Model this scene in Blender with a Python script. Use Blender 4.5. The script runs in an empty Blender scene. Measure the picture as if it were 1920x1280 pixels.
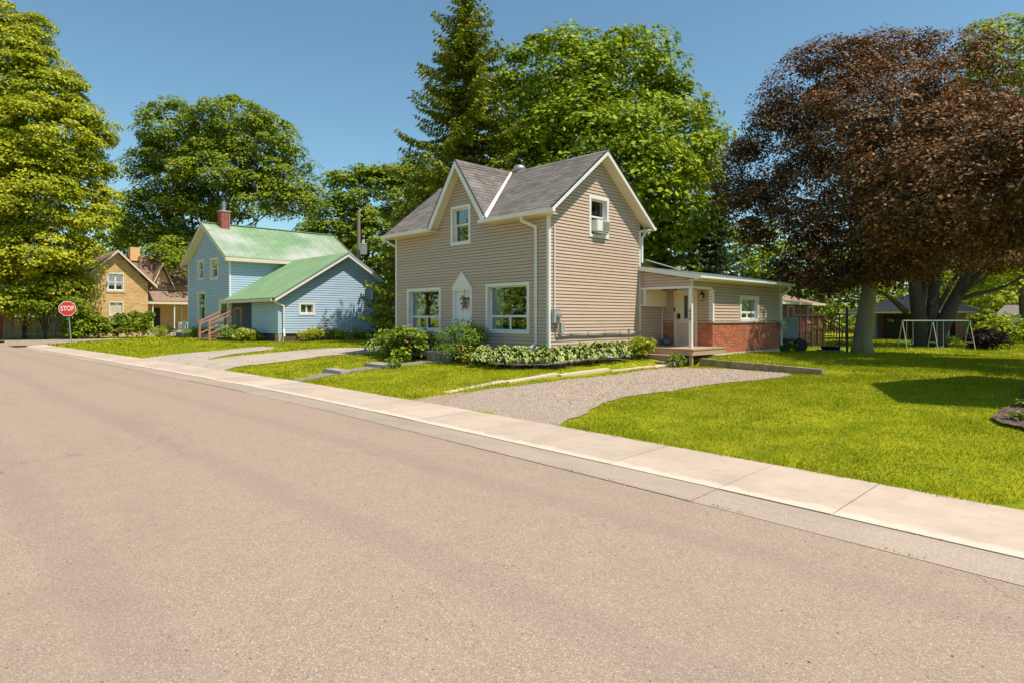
import bpy, math, random
import numpy as np
from mathutils import Vector, Matrix
random.seed(7)
rng = np.random.default_rng(7)
S = bpy.context.scene
COL = S.collection
R = math.radians

# ------------------------------------------------------------------ camera, world, sun, exposure
cam_d = bpy.data.cameras.new('camera')
cam_d.sensor_width = 36.0
cam_d.lens = 22.31
cam_d.shift_y = -42 / 1920
cam_d.clip_end = 2000
cam = bpy.data.objects.new('camera', cam_d)
cam.location = (0, 0, 1.8)
cam.rotation_euler = (R(90), 0, R(45.5))
COL.objects.link(cam)
S.camera = cam

SUN_EL, SUN_AZ = 62.5, 76.0            # azimuth clockwise from +Y
wd = bpy.data.worlds.new('World'); S.world = wd; wd.use_nodes = True
nt = wd.node_tree
bg = nt.nodes['Background']
sky = nt.nodes.new('ShaderNodeTexSky')
sky.sky_type = 'NISHITA'; sky.sun_disc = False
sky.sun_elevation = R(SUN_EL); sky.sun_rotation = R(SUN_AZ)
sky.altitude = 300; sky.air_density = 1.0; sky.dust_density = 0.8; sky.ozone_density = 1.5
tn = nt.nodes.new('ShaderNodeMix'); tn.data_type = 'RGBA'; tn.blend_type = 'MULTIPLY'; tn.inputs[0].default_value = 1
tn.inputs[7].default_value = (.93, 1.15, 1.07, 1)
nt.links.new(sky.outputs[0], tn.inputs[6]); nt.links.new(tn.outputs[2], bg.inputs[0])
bg.inputs[1].default_value = 0.12

sun_d = bpy.data.lights.new('sun', 'SUN')
sun_d.energy = 4.8; sun_d.angle = R(0.53); sun_d.color = (1.0, 0.89, 0.775)
sun = bpy.data.objects.new('sun', sun_d)
sdir = Vector((math.sin(R(SUN_AZ)) * math.cos(R(SUN_EL)), math.cos(R(SUN_AZ)) * math.cos(R(SUN_EL)), math.sin(R(SUN_EL))))
sun.rotation_euler = (-sdir).to_track_quat('-Z', 'Y').to_euler()
sun.location = (20, 10, 40)
COL.objects.link(sun)
S.view_settings.view_transform = 'Standard'
S.view_settings.look = 'None'
S.view_settings.gamma = 1
S.view_settings.exposure = 0.22
S.view_settings.use_curve_mapping = False
S.render.engine = 'CYCLES'
S.cycles.max_bounces = 6
S.cycles.transparent_max_bounces = 12
S.cycles.caustics_reflective = False
S.cycles.caustics_refractive = False

# ------------------------------------------------------------------ materials
def new_mat(name):
    m = bpy.data.materials.new(name); m.use_nodes = True
    t = m.node_tree
    return m, t, t.nodes['Principled BSDF']

def nd(t, typ, **kw):
    n = t.nodes.new(typ)
    for k, v in kw.items(): setattr(n, k, v)
    return n

def math_n(t, op, a, b=None, c=None, clamp=False):
    n = t.nodes.new('ShaderNodeMath'); n.operation = op; n.use_clamp = clamp
    for i, v in enumerate((a, b, c)):
        if v is None: continue
        if isinstance(v, (int, float)): n.inputs[i].default_value = v
        else: t.links.new(v, n.inputs[i])
    return n.outputs[0]

def mix_n(t, f, a, b, mode='MIX'):
    n = t.nodes.new('ShaderNodeMix'); n.data_type = 'RGBA'; n.blend_type = mode
    if isinstance(f, (int, float)): n.inputs[0].default_value = f
    else: t.links.new(f, n.inputs[0])
    for i, v in ((6, a), (7, b)):
        if isinstance(v, tuple): n.inputs[i].default_value = (*v[:3], 1)
        else: t.links.new(v, n.inputs[i])
    return n.outputs[2]

def noise_n(t, vec, scale, detail=4, rough=.6, dist=0):
    n = nd(t, 'ShaderNodeTexNoise'); n.inputs['Scale'].default_value = scale
    n.inputs['Detail'].default_value = detail; n.inputs['Roughness'].default_value = rough
    n.inputs['Distortion'].default_value = dist
    if vec is not None: t.links.new(vec, n.inputs['Vector'])
    return n.outputs[0]

def ramp_n(t, fac, stops):
    n = nd(t, 'ShaderNodeValToRGB')
    e = n.color_ramp.elements
    while len(e) < len(stops): e.new(0.5)
    for i, (p, c) in enumerate(stops):
        e[i].position = p; e[i].color = (*c, 1) if len(c) == 3 else c
    t.links.new(fac, n.inputs[0])
    return n.outputs[0]

def maprange(t, v, a, b, c=0., d=1.):
    n = nd(t, 'ShaderNodeMapRange'); n.interpolation_type = 'SMOOTHSTEP'
    t.links.new(v, n.inputs[0])
    for i, x in enumerate((a, b, c, d)): n.inputs[i + 1].default_value = x
    return n.outputs[0]

def pos_n(t, scale=None):
    g = nd(t, 'ShaderNodeNewGeometry').outputs['Position']
    if scale:
        mp = nd(t, 'ShaderNodeMapping'); mp.inputs['Scale'].default_value = scale
        t.links.new(g, mp.inputs['Vector']); return mp.outputs[0]
    return g

def rnd_n(t):
    o = nd(t, 'ShaderNodeObjectInfo').outputs['Random']
    g = nd(t, 'ShaderNodeNewGeometry').outputs['Random Per Island']
    return math_n(t, 'FRACT', math_n(t, 'ADD', o, g))

def bump_n(t, h, strength, dist, bsdf):
    b = nd(t, 'ShaderNodeBump'); b.inputs['Strength'].default_value = strength; b.inputs['Distance'].default_value = dist
    t.links.new(h, b.inputs['Height']); t.links.new(b.outputs[0], bsdf.inputs['Normal'])

def pmat(name, base, alt=None, nscale=3., namt=.5, rough=.7, bump=None, rnd=0., metallic=0., stretch=None, spec=.5, fine=.06):
    """base colour wandering to alt by noise, per-piece random brightness, fine grain and bump"""
    m, t, b = new_mat(name)
    p = pos_n(t, stretch)
    n1 = noise_n(t, p, nscale, 5, .65)
    alt = alt or tuple(x * .78 for x in base)
    c = mix_n(t, math_n(t, 'MULTIPLY', maprange(t, n1, .35, .68), namt), tuple(base), tuple(alt))
    if fine:
        n2 = noise_n(t, pos_n(t), 60., 3, .7)
        f = maprange(t, n2, .2, .8, 1 - fine * 2, 1 + fine * 2)
        cc = nd(t, 'ShaderNodeCombineColor')
        for i in range(3): t.links.new(f, cc.inputs[i])
        c = mix_n(t, 1., c, cc.outputs[0], 'MULTIPLY')
    if rnd:
        f = math_n(t, 'MULTIPLY_ADD', rnd_n(t), rnd * 2, 1 - rnd)
        cc = nd(t, 'ShaderNodeCombineColor')
        for i in range(3): t.links.new(f, cc.inputs[i])
        c = mix_n(t, 1., c, cc.outputs[0], 'MULTIPLY')
    t.links.new(c, b.inputs['Base Color'])
    b.inputs['Roughness'].default_value = rough
    b.inputs['Metallic'].default_value = metallic
    b.inputs['Specular IOR Level'].default_value = spec
    if bump:
        h = noise_n(t, p, bump[0], 4, .6)
        bump_n(t, h, bump[1], bump[2] if len(bump) > 2 else .01, b)
    return m

def leafmat(name, cols, trans=.3, rough=.6, tcol=None, spec=.16):
    """cols: stops of a ramp driven by per-leaf random plus a slow noise"""
    m, t, b = new_mat(name)
    n = noise_n(t, pos_n(t), .55, 3, .6)
    r = nd(t, 'ShaderNodeNewGeometry').outputs['Random Per Island']
    ob = nd(t, 'ShaderNodeObjectInfo').outputs['Random']
    f = math_n(t, 'ADD', math_n(t, 'MULTIPLY', r, .6), math_n(t, 'MULTIPLY', n, .5))
    f = math_n(t, 'ADD', f, math_n(t, 'MULTIPLY_ADD', ob, .1, -.1))
    c = ramp_n(t, f, [(i / (len(cols) - 1), q) for i, q in enumerate(cols)])
    t.links.new(c, b.inputs['Base Color'])
    b.inputs['Roughness'].default_value = rough
    b.inputs['Specular IOR Level'].default_value = spec
    tr = nd(t, 'ShaderNodeBsdfTranslucent')
    tc = mix_n(t, 1., c, tcol or (1.0, 1.0, .55), 'MULTIPLY')
    t.links.new(tc, tr.inputs[0])
    mx = nd(t, 'ShaderNodeMixShader'); mx.inputs[0].default_value = trans
    t.links.new(b.outputs[0], mx.inputs[1]); t.links.new(tr.outputs[0], mx.inputs[2])
    t.links.new(mx.outputs[0], t.nodes['Material Output'].inputs[0])
    return m

M = {}
M['tan'] = pmat('tan_vinyl', (.56, .43, .325), (.52, .395, .295), .8, .6, .5, (14, .15, .004), rnd=.035, stretch=(1, 1, 6))
M['blue'] = pmat('blue_siding', (.43, .58, .72), (.38, .52, .65), .8, .6, .55, (14, .15, .004), rnd=.03)
M['white'] = pmat('white_trim', (.80, .79, .76), (.70, .68, .63), 2., .5, .45, fine=.02)
M['cream'] = pmat('cream_soffit', (.74, .66, .50), (.66, .57, .42), 2., .5, .5, fine=.02)
M['ribbed'] = pmat('cream_panel', (.80, .70, .52), (.72, .62, .45), 2., .5, .5, fine=.02)
M['door_white'] = pmat('white_door_paint', (.78, .82, .84), (.72, .75, .76), 2., .4, .4, fine=.01)
M['door_cream'] = pmat('cream_door_paint', (.76, .68, .55), (.68, .6, .47), 2., .4, .4, fine=.01)
M['concrete'] = pmat('concrete', (.46, .40, .33), (.36, .31, .26), 2.5, .7, .9, (30, .4, .01), fine=.12)
M['parge'] = pmat('foundation_parging', (.68, .60, .48), (.52, .44, .34), 2.5, .8, .9, (20, .4, .01), fine=.08)
M['shingle'] = pmat('grey_shingle', (.155, .135, .120), (.225, .20, .18), 1.2, .8, .95, (90, .6, .004), rnd=.20, fine=.2)
M['brown_shingle'] = pmat('brown_shingle', (.30, .195, .13), (.22, .145, .10), 1.2, .7, .95, (60, .5, .006), rnd=.16, fine=.2)
M['underlay'] = pmat('roof_underlay', (.07, .062, .056), None, 4, .5, .95)
M['greenroof_worn'] = pmat('weathered_green_metal', (.22, .36, .17), (.52, .54, .48), .30, 1.0, .38, (6, .15, .01), rnd=.05, fine=.04, stretch=(1, .8, .5))
M['greenroof'] = pmat('green_metal_roof', (.24, .38, .21), (.32, .45, .27), .9, .7, .42, (6, .15, .01), rnd=.06, fine=.03, stretch=(1, 1, .3))
M['greengrey'] = pmat('faded_green_metal', (.40, .44, .41), (.30, .38, .34), .9, .8, .35, (6, .1, .01), fine=.03)
M['darkgreen'] = pmat('green_metal_edge', (.05, .20, .10), None, 3, .4, .4)
M['brick_red'] = pmat('red_brick', (.54, .165, .080), (.40, .11, .055), 6, .7, .85, (50, .5, .006), rnd=.20, fine=.14)
M['mortar'] = pmat('mortar', (.66, .55, .44), (.54, .44, .35), 6, .6, .95, (40, .4, .004))
M['brick_yellow'] = pmat('yellow_brick', (.74, .49, .22), (.62, .38, .16), 5, .7, .9, (50, .4, .006), rnd=.16, fine=.1)
M['mortar_yellow'] = pmat('yellow_mortar', (.62, .48, .29), None, 5, .5, .95)
M['brick_brown'] = pmat('brown_brick', (.28, .13, .09), (.20, .09, .06), 5, .7, .9, (50, .4, .006), rnd=.2)
M['bark'] = pmat('grey_bark', (.20, .155, .115), (.10, .078, .058), 5, .9, .95, (9, 1., .06), stretch=(3, 3, .6), fine=.15)
M['bark_mossy'] = pmat('mossy_bark', (.36, .29, .21), (.30, .26, .09), 1.4, .9, .95, (9, 1., .05), stretch=(3, 3, .6), fine=.15)
M['bark_dark'] = pmat('dark_bark', (.085, .066, .052), (.045, .036, .03), 5, .9, .95, (9, 1., .06), stretch=(3, 3, .6), fine=.15)
M['soil'] = pmat('garden_soil', (.10, .07, .05), (.17, .12, .09), 8, .8, .98, (40, 1., .03), fine=.25)
M['dirt'] = pmat('dry_dirt', (.42, .30, .20), (.30, .21, .14), 5, .8, .98, (30, .8, .02), fine=.2)
M['mulch'] = pmat('mulch', (.20, .13, .10), (.11, .07, .06), 14, .9, .98, (50, 1., .03), rnd=.35, fine=.25)
M['wood_deck'] = pmat('weathered_deck_wood', (.50, .34, .22), (.38, .26, .17), 5, .7, .8, (20, .4, .006), rnd=.12, fine=.08)
M['wood_new'] = pmat('orange_cedar', (.44, .23, .13), (.35, .18, .10), 5, .7, .75, (20, .4, .006), rnd=.12, fine=.06)
M['wood_red'] = pmat('red_stained_wood', (.15, .045, .028), (.10, .03, .02), 5, .7, .7, (20, .4, .006), rnd=.12)  # red darkened in the colour itself to carry tree shade on the deck
M['wood_grey'] = pmat('grey_fence_wood', (.40, .33, .26), (.28, .22, .17), 4, .8, .9, (20, .5, .006), rnd=.18, stretch=(1, 1, .3))
M['timber'] = pmat('landscape_timber', (.38, .29, .20), (.17, .13, .09), 4, .8, .9, (14, .6, .01), fine=.15)
M['metal'] = pmat('galvanised_metal', (.52, .52, .52), (.42, .42, .42), 6, .5, .4, metallic=.7)
M['metal_grey'] = pmat('grey_painted_metal', (.36, .38, .36), (.30, .31, .30), 6, .5, .45)
M['well'] = pmat('corrugated_well_metal', (.20, .30, .27), (.28, .34, .30), 5, .5, .5, metallic=.3)
M['dark'] = pmat('dark_metal', (.02, .02, .022), None, 6, .4, .5)
M['black'] = pmat('black_plastic', (.012, .012, .012), None, 6, .4, .45)
M['rust'] = pmat('rusty_copper', (.34, .14, .075), (.20, .08, .045), 20, .8, .6, (60, .5, .004), metallic=.4)
M['red'] = pmat('sign_red', (.62, .035, .03), (.52, .03, .025), 3, .5, .4, fine=.01)
M['sign_white'] = pmat('sign_white', (.80, .80, .80), None, 3, .1, .4, fine=.01)
M['redpaint'] = pmat('red_shed_paint', (.55, .07, .03), None, 3, .5, .6)
M['mint'] = pmat('mint_siding', (.42, .58, .46), (.36, .50, .40), 1, .5, .6)
M['bluegrey'] = pmat('blue_grey_panel', (.36, .42, .46), (.31, .36, .40), 2, .5, .6)
M['greenpipe'] = pmat('green_pipe_paint', (.08, .26, .18), None, 3, .4, .45)
M['curtain'] = pmat('sheer_curtain', (.50, .51, .47), (.36, .38, .35), 3, .5, .9, stretch=(8, 8, 1))
M['room'] = pmat('room_wall', (.055, .052, .048), None, 3, .5, .9)
M['redchim'] = pmat('red_chimney_brick', (.36, .075, .06), (.28, .06, .05), 5, .7, .9, rnd=.2)
M['polewood'] = pmat('utility_pole_wood', (.30, .24, .17), (.20, .16, .12), 4, .8, .9, stretch=(3, 3, .4))
M['asphaltgrey'] = pmat('driveway_asphalt', (.46, .385, .30), (.36, .305, .245), 1.5, .8, .95, (60, .5, .01), fine=.22)
M['stone'] = pmat('grey_stone', (.34, .31, .27), (.22, .2, .18), 6, .8, .9, (20, .6, .02), rnd=.2, fine=.12)
M['pebble'] = pmat('pale_pebble', (.50, .40, .31), (.36, .28, .22), 9, .8, .95, rnd=.38, fine=.1)

# glass
m, t, b = new_mat('window_glass'); M['glass'] = m
tr = nd(t, 'ShaderNodeBsdfTransparent'); tr.inputs[0].default_value = (.86, .90, .88, 1)
gl = nd(t, 'ShaderNodeBsdfGlossy'); gl.inputs['Roughness'].default_value = .02; gl.inputs[0].default_value = (.9, .95, 1, 1)
lw = nd(t, 'ShaderNodeLayerWeight'); lw.inputs[0].default_value = .5
mx = nd(t, 'ShaderNodeMixShader')
t.links.new(math_n(t, 'MULTIPLY_ADD', math_n(t, 'POWER', lw.outputs['Facing'], 3.), .8, .13, clamp=True), mx.inputs[0])
t.links.new(tr.outputs[0], mx.inputs[1]); t.links.new(gl.outputs[0], mx.inputs[2])
t.links.new(mx.outputs[0], t.nodes['Material Output'].inputs[0])

# foliage
M['leaf_maple'] = leafmat('maple_leaf', [(.10, .16, .012), (.24, .31, .018), (.47, .48, .022), (.68, .61, .03)], .28)
M['leaf_dark'] = leafmat('dark_green_leaf', [(.055, .10, .010), (.14, .21, .013), (.27, .33, .018), (.42, .46, .028)], .24)
M['leaf_chestnut'] = leafmat('chestnut_leaf', [(.07, .125, .010), (.18, .27, .013), (.33, .41, .017), (.52, .56, .028)], .24)
M['leaf_purple'] = leafmat('purple_maple_leaf', [(.030, .034, .018), (.090, .070, .034), (.29, .145, .052), (.78, .39, .14)], .16, .55, (1., .55, .25), .18)
M['leaf_yellow'] = leafmat('yellow_green_leaf', [(.12, .18, .014), (.25, .32, .02), (.42, .45, .03), (.56, .54, .04)], .3)
M['leaf_purpleshrub'] = leafmat('plum_shrub_leaf', [(.012, .008, .010), (.03, .014, .018), (.05, .02, .025)], .15)
M['needle'] = leafmat('spruce_needle', [(.06, .10, .012), (.16, .215, .018), (.32, .35, .024), (.46, .46, .032)], .18, .5)
M['needle_blue'] = leafmat('blue_spruce_needle', [(.03, .06, .025), (.07, .12, .04), (.13, .19, .055)], .2, .5)
M['shrub'] = leafmat('shrub_leaf', [(.05, .10, .014), (.13, .22, .02), (.23, .32, .03), (.36, .40, .05)], .22)
M['flower_pink'] = pmat('pink_flower', (.58, .10, .16), (.5, .2, .12), 8, .8, .7, rnd=.25)
M['flower_orange'] = pmat('orange_flower', (.70, .16, .08), None, 8, .6, .7, rnd=.2)
M['flower_yellow'] = pmat('yellow_flower', (.80, .50, .03), None, 8, .5, .7, rnd=.2)
M['flower_white'] = pmat('white_flower', (.8, .76, .6), None, 8, .3, .7)
M['grass_blade'] = leafmat('grass_blade', [(.07, .115, .006), (.20, .265, .008), (.41, .42, .012), (.68, .55, .10)], .30, .6, (1., 1., .4), .12)
t = M['grass_blade'].node_tree
rp = [n for n in t.nodes if n.type == 'VALTORGB'][0]
p = pos_n(t)
na, nb = noise_n(t, p, .28, 4, .6), noise_n(t, p, 2.6, 4, .65)
rr = nd(t, 'ShaderNodeNewGeometry').outputs['Random Per Island']
ff = math_n(t, 'ADD', math_n(t, 'MULTIPLY', rr, .40), math_n(t, 'ADD', math_n(t, 'MULTIPLY', na, .55), math_n(t, 'MULTIPLY', nb, .60)))
for l in list(rp.inputs[0].links): t.links.remove(l)
t.links.new(math_n(t, 'SUBTRACT', ff, .27), rp.inputs[0])

# hosta leaf : green centre, cream edge (uses generated leaf-local coordinates)
m, t, b = new_mat('hosta_leaf'); M['hosta'] = m
tc = nd(t, 'ShaderNodeTexCoord').outputs['Object']
sx = nd(t, 'ShaderNodeSeparateXYZ'); t.links.new(tc, sx.inputs[0])
ax = math_n(t, 'ABSOLUTE', sx.outputs[0])
wob = math_n(t, 'MULTIPLY', noise_n(t, tc, 30., 2), .03)
w = math_n(t, 'ADD', math_n(t, 'ADD', ax, wob), math_n(t, 'MULTIPLY', math_n(t, 'ABSOLUTE', math_n(t, 'SUBTRACT', sx.outputs[1], .08)), .30))
e = maprange(t, w, .046, .054)
r_ = nd(t, 'ShaderNodeObjectInfo').outputs['Random']
g_ = ramp_n(t, r_, [(0, (.07, .15, .018)), (1, (.19, .28, .035))])
c_ = mix_n(t, e, g_, (.38, .40, .11))
t.links.new(c_, b.inputs['Base Color']); b.inputs['Roughness'].default_value = .45

# lawn soil/thatch below the blades
m, t, b = new_mat('lawn_ground'); M['lawn'] = m
p = pos_n(t)
n1 = noise_n(t, p, .35, 4, .6); n2 = noise_n(t, p, 2.2, 5, .65); n3 = noise_n(t, p, 45., 3, .7)
c = ramp_n(t, n2, [(.3, (.16, .21, .008)), (.5, (.31, .34, .010)), (.72, (.44, .41, .018))])
c = mix_n(t, maprange(t, n1, .5, .75, 0, .5), c, (.38, .34, .03))
c = mix_n(t, maprange(t, n3, .45, .75, 0, .5), c, (.08, .10, .008))
t.links.new(c, b.inputs['Base Color']); b.inputs['Roughness'].default_value = .95; b.inputs['Specular IOR Level'].default_value = .1
bump_n(t, n3, .9, .03, b)

# road : tan chip aggregate
m, t, b = new_mat('road_chipseal'); M['road'] = m
p = pos_n(t)
vo = nd(t, 'ShaderNodeTexVoronoi'); vo.inputs['Scale'].default_value = 135.; t.links.new(p, vo.inputs['Vector'])
chip = nd(t, 'ShaderNodeSeparateColor'); t.links.new(vo.outputs['Color'], chip.inputs[0])
c = ramp_n(t, chip.outputs[0], [(0., (.20, .15, .11)), (.06, (.31, .228, .17)), (.5, (.385, .285, .215)), (.86, (.44, .33, .25)), (.97, (.62, .51, .39))])
c = mix_n(t, maprange(t, vo.outputs['Distance'], .35, .75, 0, .45), c, (.21, .165, .12))
vo2 = nd(t, 'ShaderNodeTexVoronoi'); vo2.inputs['Scale'].default_value = 38.; t.links.new(p, vo2.inputs['Vector'])
ch2 = nd(t, 'ShaderNodeSeparateColor'); t.links.new(vo2.outputs['Color'], ch2.inputs[0])
dk = math_n(t, 'MULTIPLY', math_n(t, 'GREATER_THAN', ch2.outputs[0], .985), math_n(t, 'LESS_THAN', vo2.outputs['Distance'], .30))
c = mix_n(t, math_n(t, 'MULTIPLY', dk, .75), c, (.07, .055, .045))
tint = math_n(t, 'GREATER_THAN', ch2.outputs[1], .90)
c = mix_n(t, math_n(t, 'MULTIPLY', tint, .16), c, (.50, .34, .20))
n1 = noise_n(t, pos_n(t, (.35, 1., 1.)), .55, 5, .62, .4)
c = mix_n(t, maprange(t, n1, .50, .70, 0, .38), c, (.30, .225, .168))
n4 = noise_n(t, p, 3.2, 4, .6)
c = mix_n(t, maprange(t, n4, .35, .75, 0, .18), c, (.46, .36, .27))
# long faint wheel tracks running with the street
w_ = nd(t, 'ShaderNodeTexWave'); w_.wave_type = 'BANDS'; w_.bands_direction = 'Y'
w_.inputs['Scale'].default_value = .17; w_.inputs['Distortion'].default_value = 1.6; w_.inputs['Detail'].default_value = 2; w_.inputs['Detail Scale'].default_value = .35
t.links.new(pos_n(t, (.12, 1., 1.)), w_.inputs['Vector'])
c = mix_n(t, math_n(t, 'MULTIPLY', maprange(t, w_.outputs['Fac'], .80, 1.), .15), c, (.19, .165, .14))
# sealed hairline cracks
v3 = nd(t, 'ShaderNodeTexVoronoi'); v3.feature = 'DISTANCE_TO_EDGE'; v3.inputs['Scale'].default_value = .16
mp_ = nd(t, 'ShaderNodeVectorMath'); mp_.operation = 'ADD'
ns = nd(t, 'ShaderNodeTexNoise'); ns.inputs['Scale'].default_value = 1.1; ns.inputs['Detail'].default_value = 5; t.links.new(p, ns.inputs['Vector'])
sc_ = nd(t, 'ShaderNodeVectorMath'); sc_.operation = 'SCALE'; sc_.inputs['Scale'].default_value = 1.1; t.links.new(ns.outputs['Color'], sc_.inputs[0])
t.links.new(p, mp_.inputs[0]); t.links.new(sc_.outputs[0], mp_.inputs[1]); t.links.new(mp_.outputs[0], v3.inputs['Vector'])
crk = math_n(t, 'MULTIPLY', math_n(t, 'LESS_THAN', v3.outputs['Distance'], .0011), maprange(t, n1, .40, .48))
c = mix_n(t, math_n(t, 'MULTIPLY', crk, .35), c, (.10, .085, .07))
t.links.new(c, b.inputs['Base Color']); b.inputs['Roughness'].default_value = .9; b.inputs['Specular IOR Level'].default_value = .25
bump_n(t, math_n(t, 'SUBTRACT', 1, vo.outputs['Distance']), .55, .006, b)

# gravel drive
m, t, b = new_mat('gravel_drive'); M['gravel'] = m
p = pos_n(t)
vo = nd(t, 'ShaderNodeTexVoronoi'); vo.inputs['Scale'].default_value = 34.; t.links.new(p, vo.inputs['Vector'])
chip = nd(t, 'ShaderNodeSeparateColor'); t.links.new(vo.outputs['Color'], chip.inputs[0])
c = ramp_n(t, chip.outputs[0], [(0., (.26, .19, .14)), (.4, (.45, .345, .255)), (.8, (.56, .44, .335)), (1., (.74, .62, .49))])
n1 = noise_n(t, p, 1.1, 5, .65)
sep = nd(t, 'ShaderNodeSeparateXYZ'); t.links.new(p, sep.inputs[0])
asp = maprange(t, math_n(t, 'ADD', sep.outputs[1], math_n(t, 'MULTIPLY', n1, 1.6)), 9.6, 10.8, 1., 0.)
c = mix_n(t, math_n(t, 'MULTIPLY', asp, .6), c, (.43, .35, .275))
c = mix_n(t, maprange(t, n1, .55, .7, 0, .35), c, (.28, .21, .15))
c = mix_n(t, maprange(t, vo.outputs['Distance'], .3, .8, 0, .5), c, (.16, .12, .09))
t.links.new(c, b.inputs['Base Color']); b.inputs['Roughness'].default_value = .95
bump_n(t, math_n(t, 'SUBTRACT', 1, vo.outputs['Distance']), .9, .02, b)

# sidewalk slab concrete (pale worn edge near the gutter)
m, t, b = new_mat('sidewalk_concrete'); M['slab'] = m
p = pos_n(t)
n1 = noise_n(t, p, 1.3, 5, .65); n2 = noise_n(t, p, 90., 3, .8); n3 = noise_n(t, p, 9., 4, .6)
c = mix_n(t, maprange(t, n1, .35, .7), (.56, .445, .345), (.47, .375, .29))
c = mix_n(t, maprange(t, n2, .45, .8, 0, .35), c, (.32, .27, .22))
c = mix_n(t, maprange(t, n3, .52, .75, 0, .4), c, (.36, .30, .24))
f = math_n(t, 'MULTIPLY_ADD', rnd_n(t), .16, .92)
cc = nd(t, 'ShaderNodeCombineColor')
for i in range(3): t.links.new(f, cc.inputs[i])
c = mix_n(t, 1., c, cc.outputs[0], 'MULTIPLY')
at = nd(t, 'ShaderNodeAttribute'); at.attribute_name = 'across'
ed = maprange(t, math_n(t, 'ADD', at.outputs['Fac'], math_n(t, 'MULTIPLY', noise_n(t, p, 4., 4, .7), .3)), .22, .30, 1., 0.)
c = mix_n(t, math_n(t, 'MULTIPLY', ed, .55), c, (.76, .63, .49))
t.links.new(c, b.inputs['Base Color']); b.inputs['Roughness'].default_value = .9; b.inputs['Specular IOR Level'].default_value = .25
bump_n(t, n2, .35, .004, b)
M['gutter'] = pmat('gutter_concrete', (.40, .32, .245), (.33, .265, .205), 2., .8, .9, (80, .3, .004), rnd=.06, fine=.14, stretch=(.3, 1, 1))
# ------------------------------------------------------------------ object helpers
Z = Vector((0, 0, 1))
def tag(o, label=None, cat=None, group=None, kind=None):
    if label: o['label'] = label
    if cat: o['category'] = cat
    if group: o['group'] = group
    if kind: o['kind'] = kind
    return o

def thing(name, loc, label, cat, group=None):
    o = bpy.data.objects.new(name, None); COL.objects.link(o)
    o.location = loc; o.empty_display_size = .2
    return tag(o, label, cat, group)

def base_of(parent):
    p = parent
    while p is not None and p.parent is not None: p = p.parent
    return Vector(p.location) if p is not None else Vector((0, 0, 0))

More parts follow.
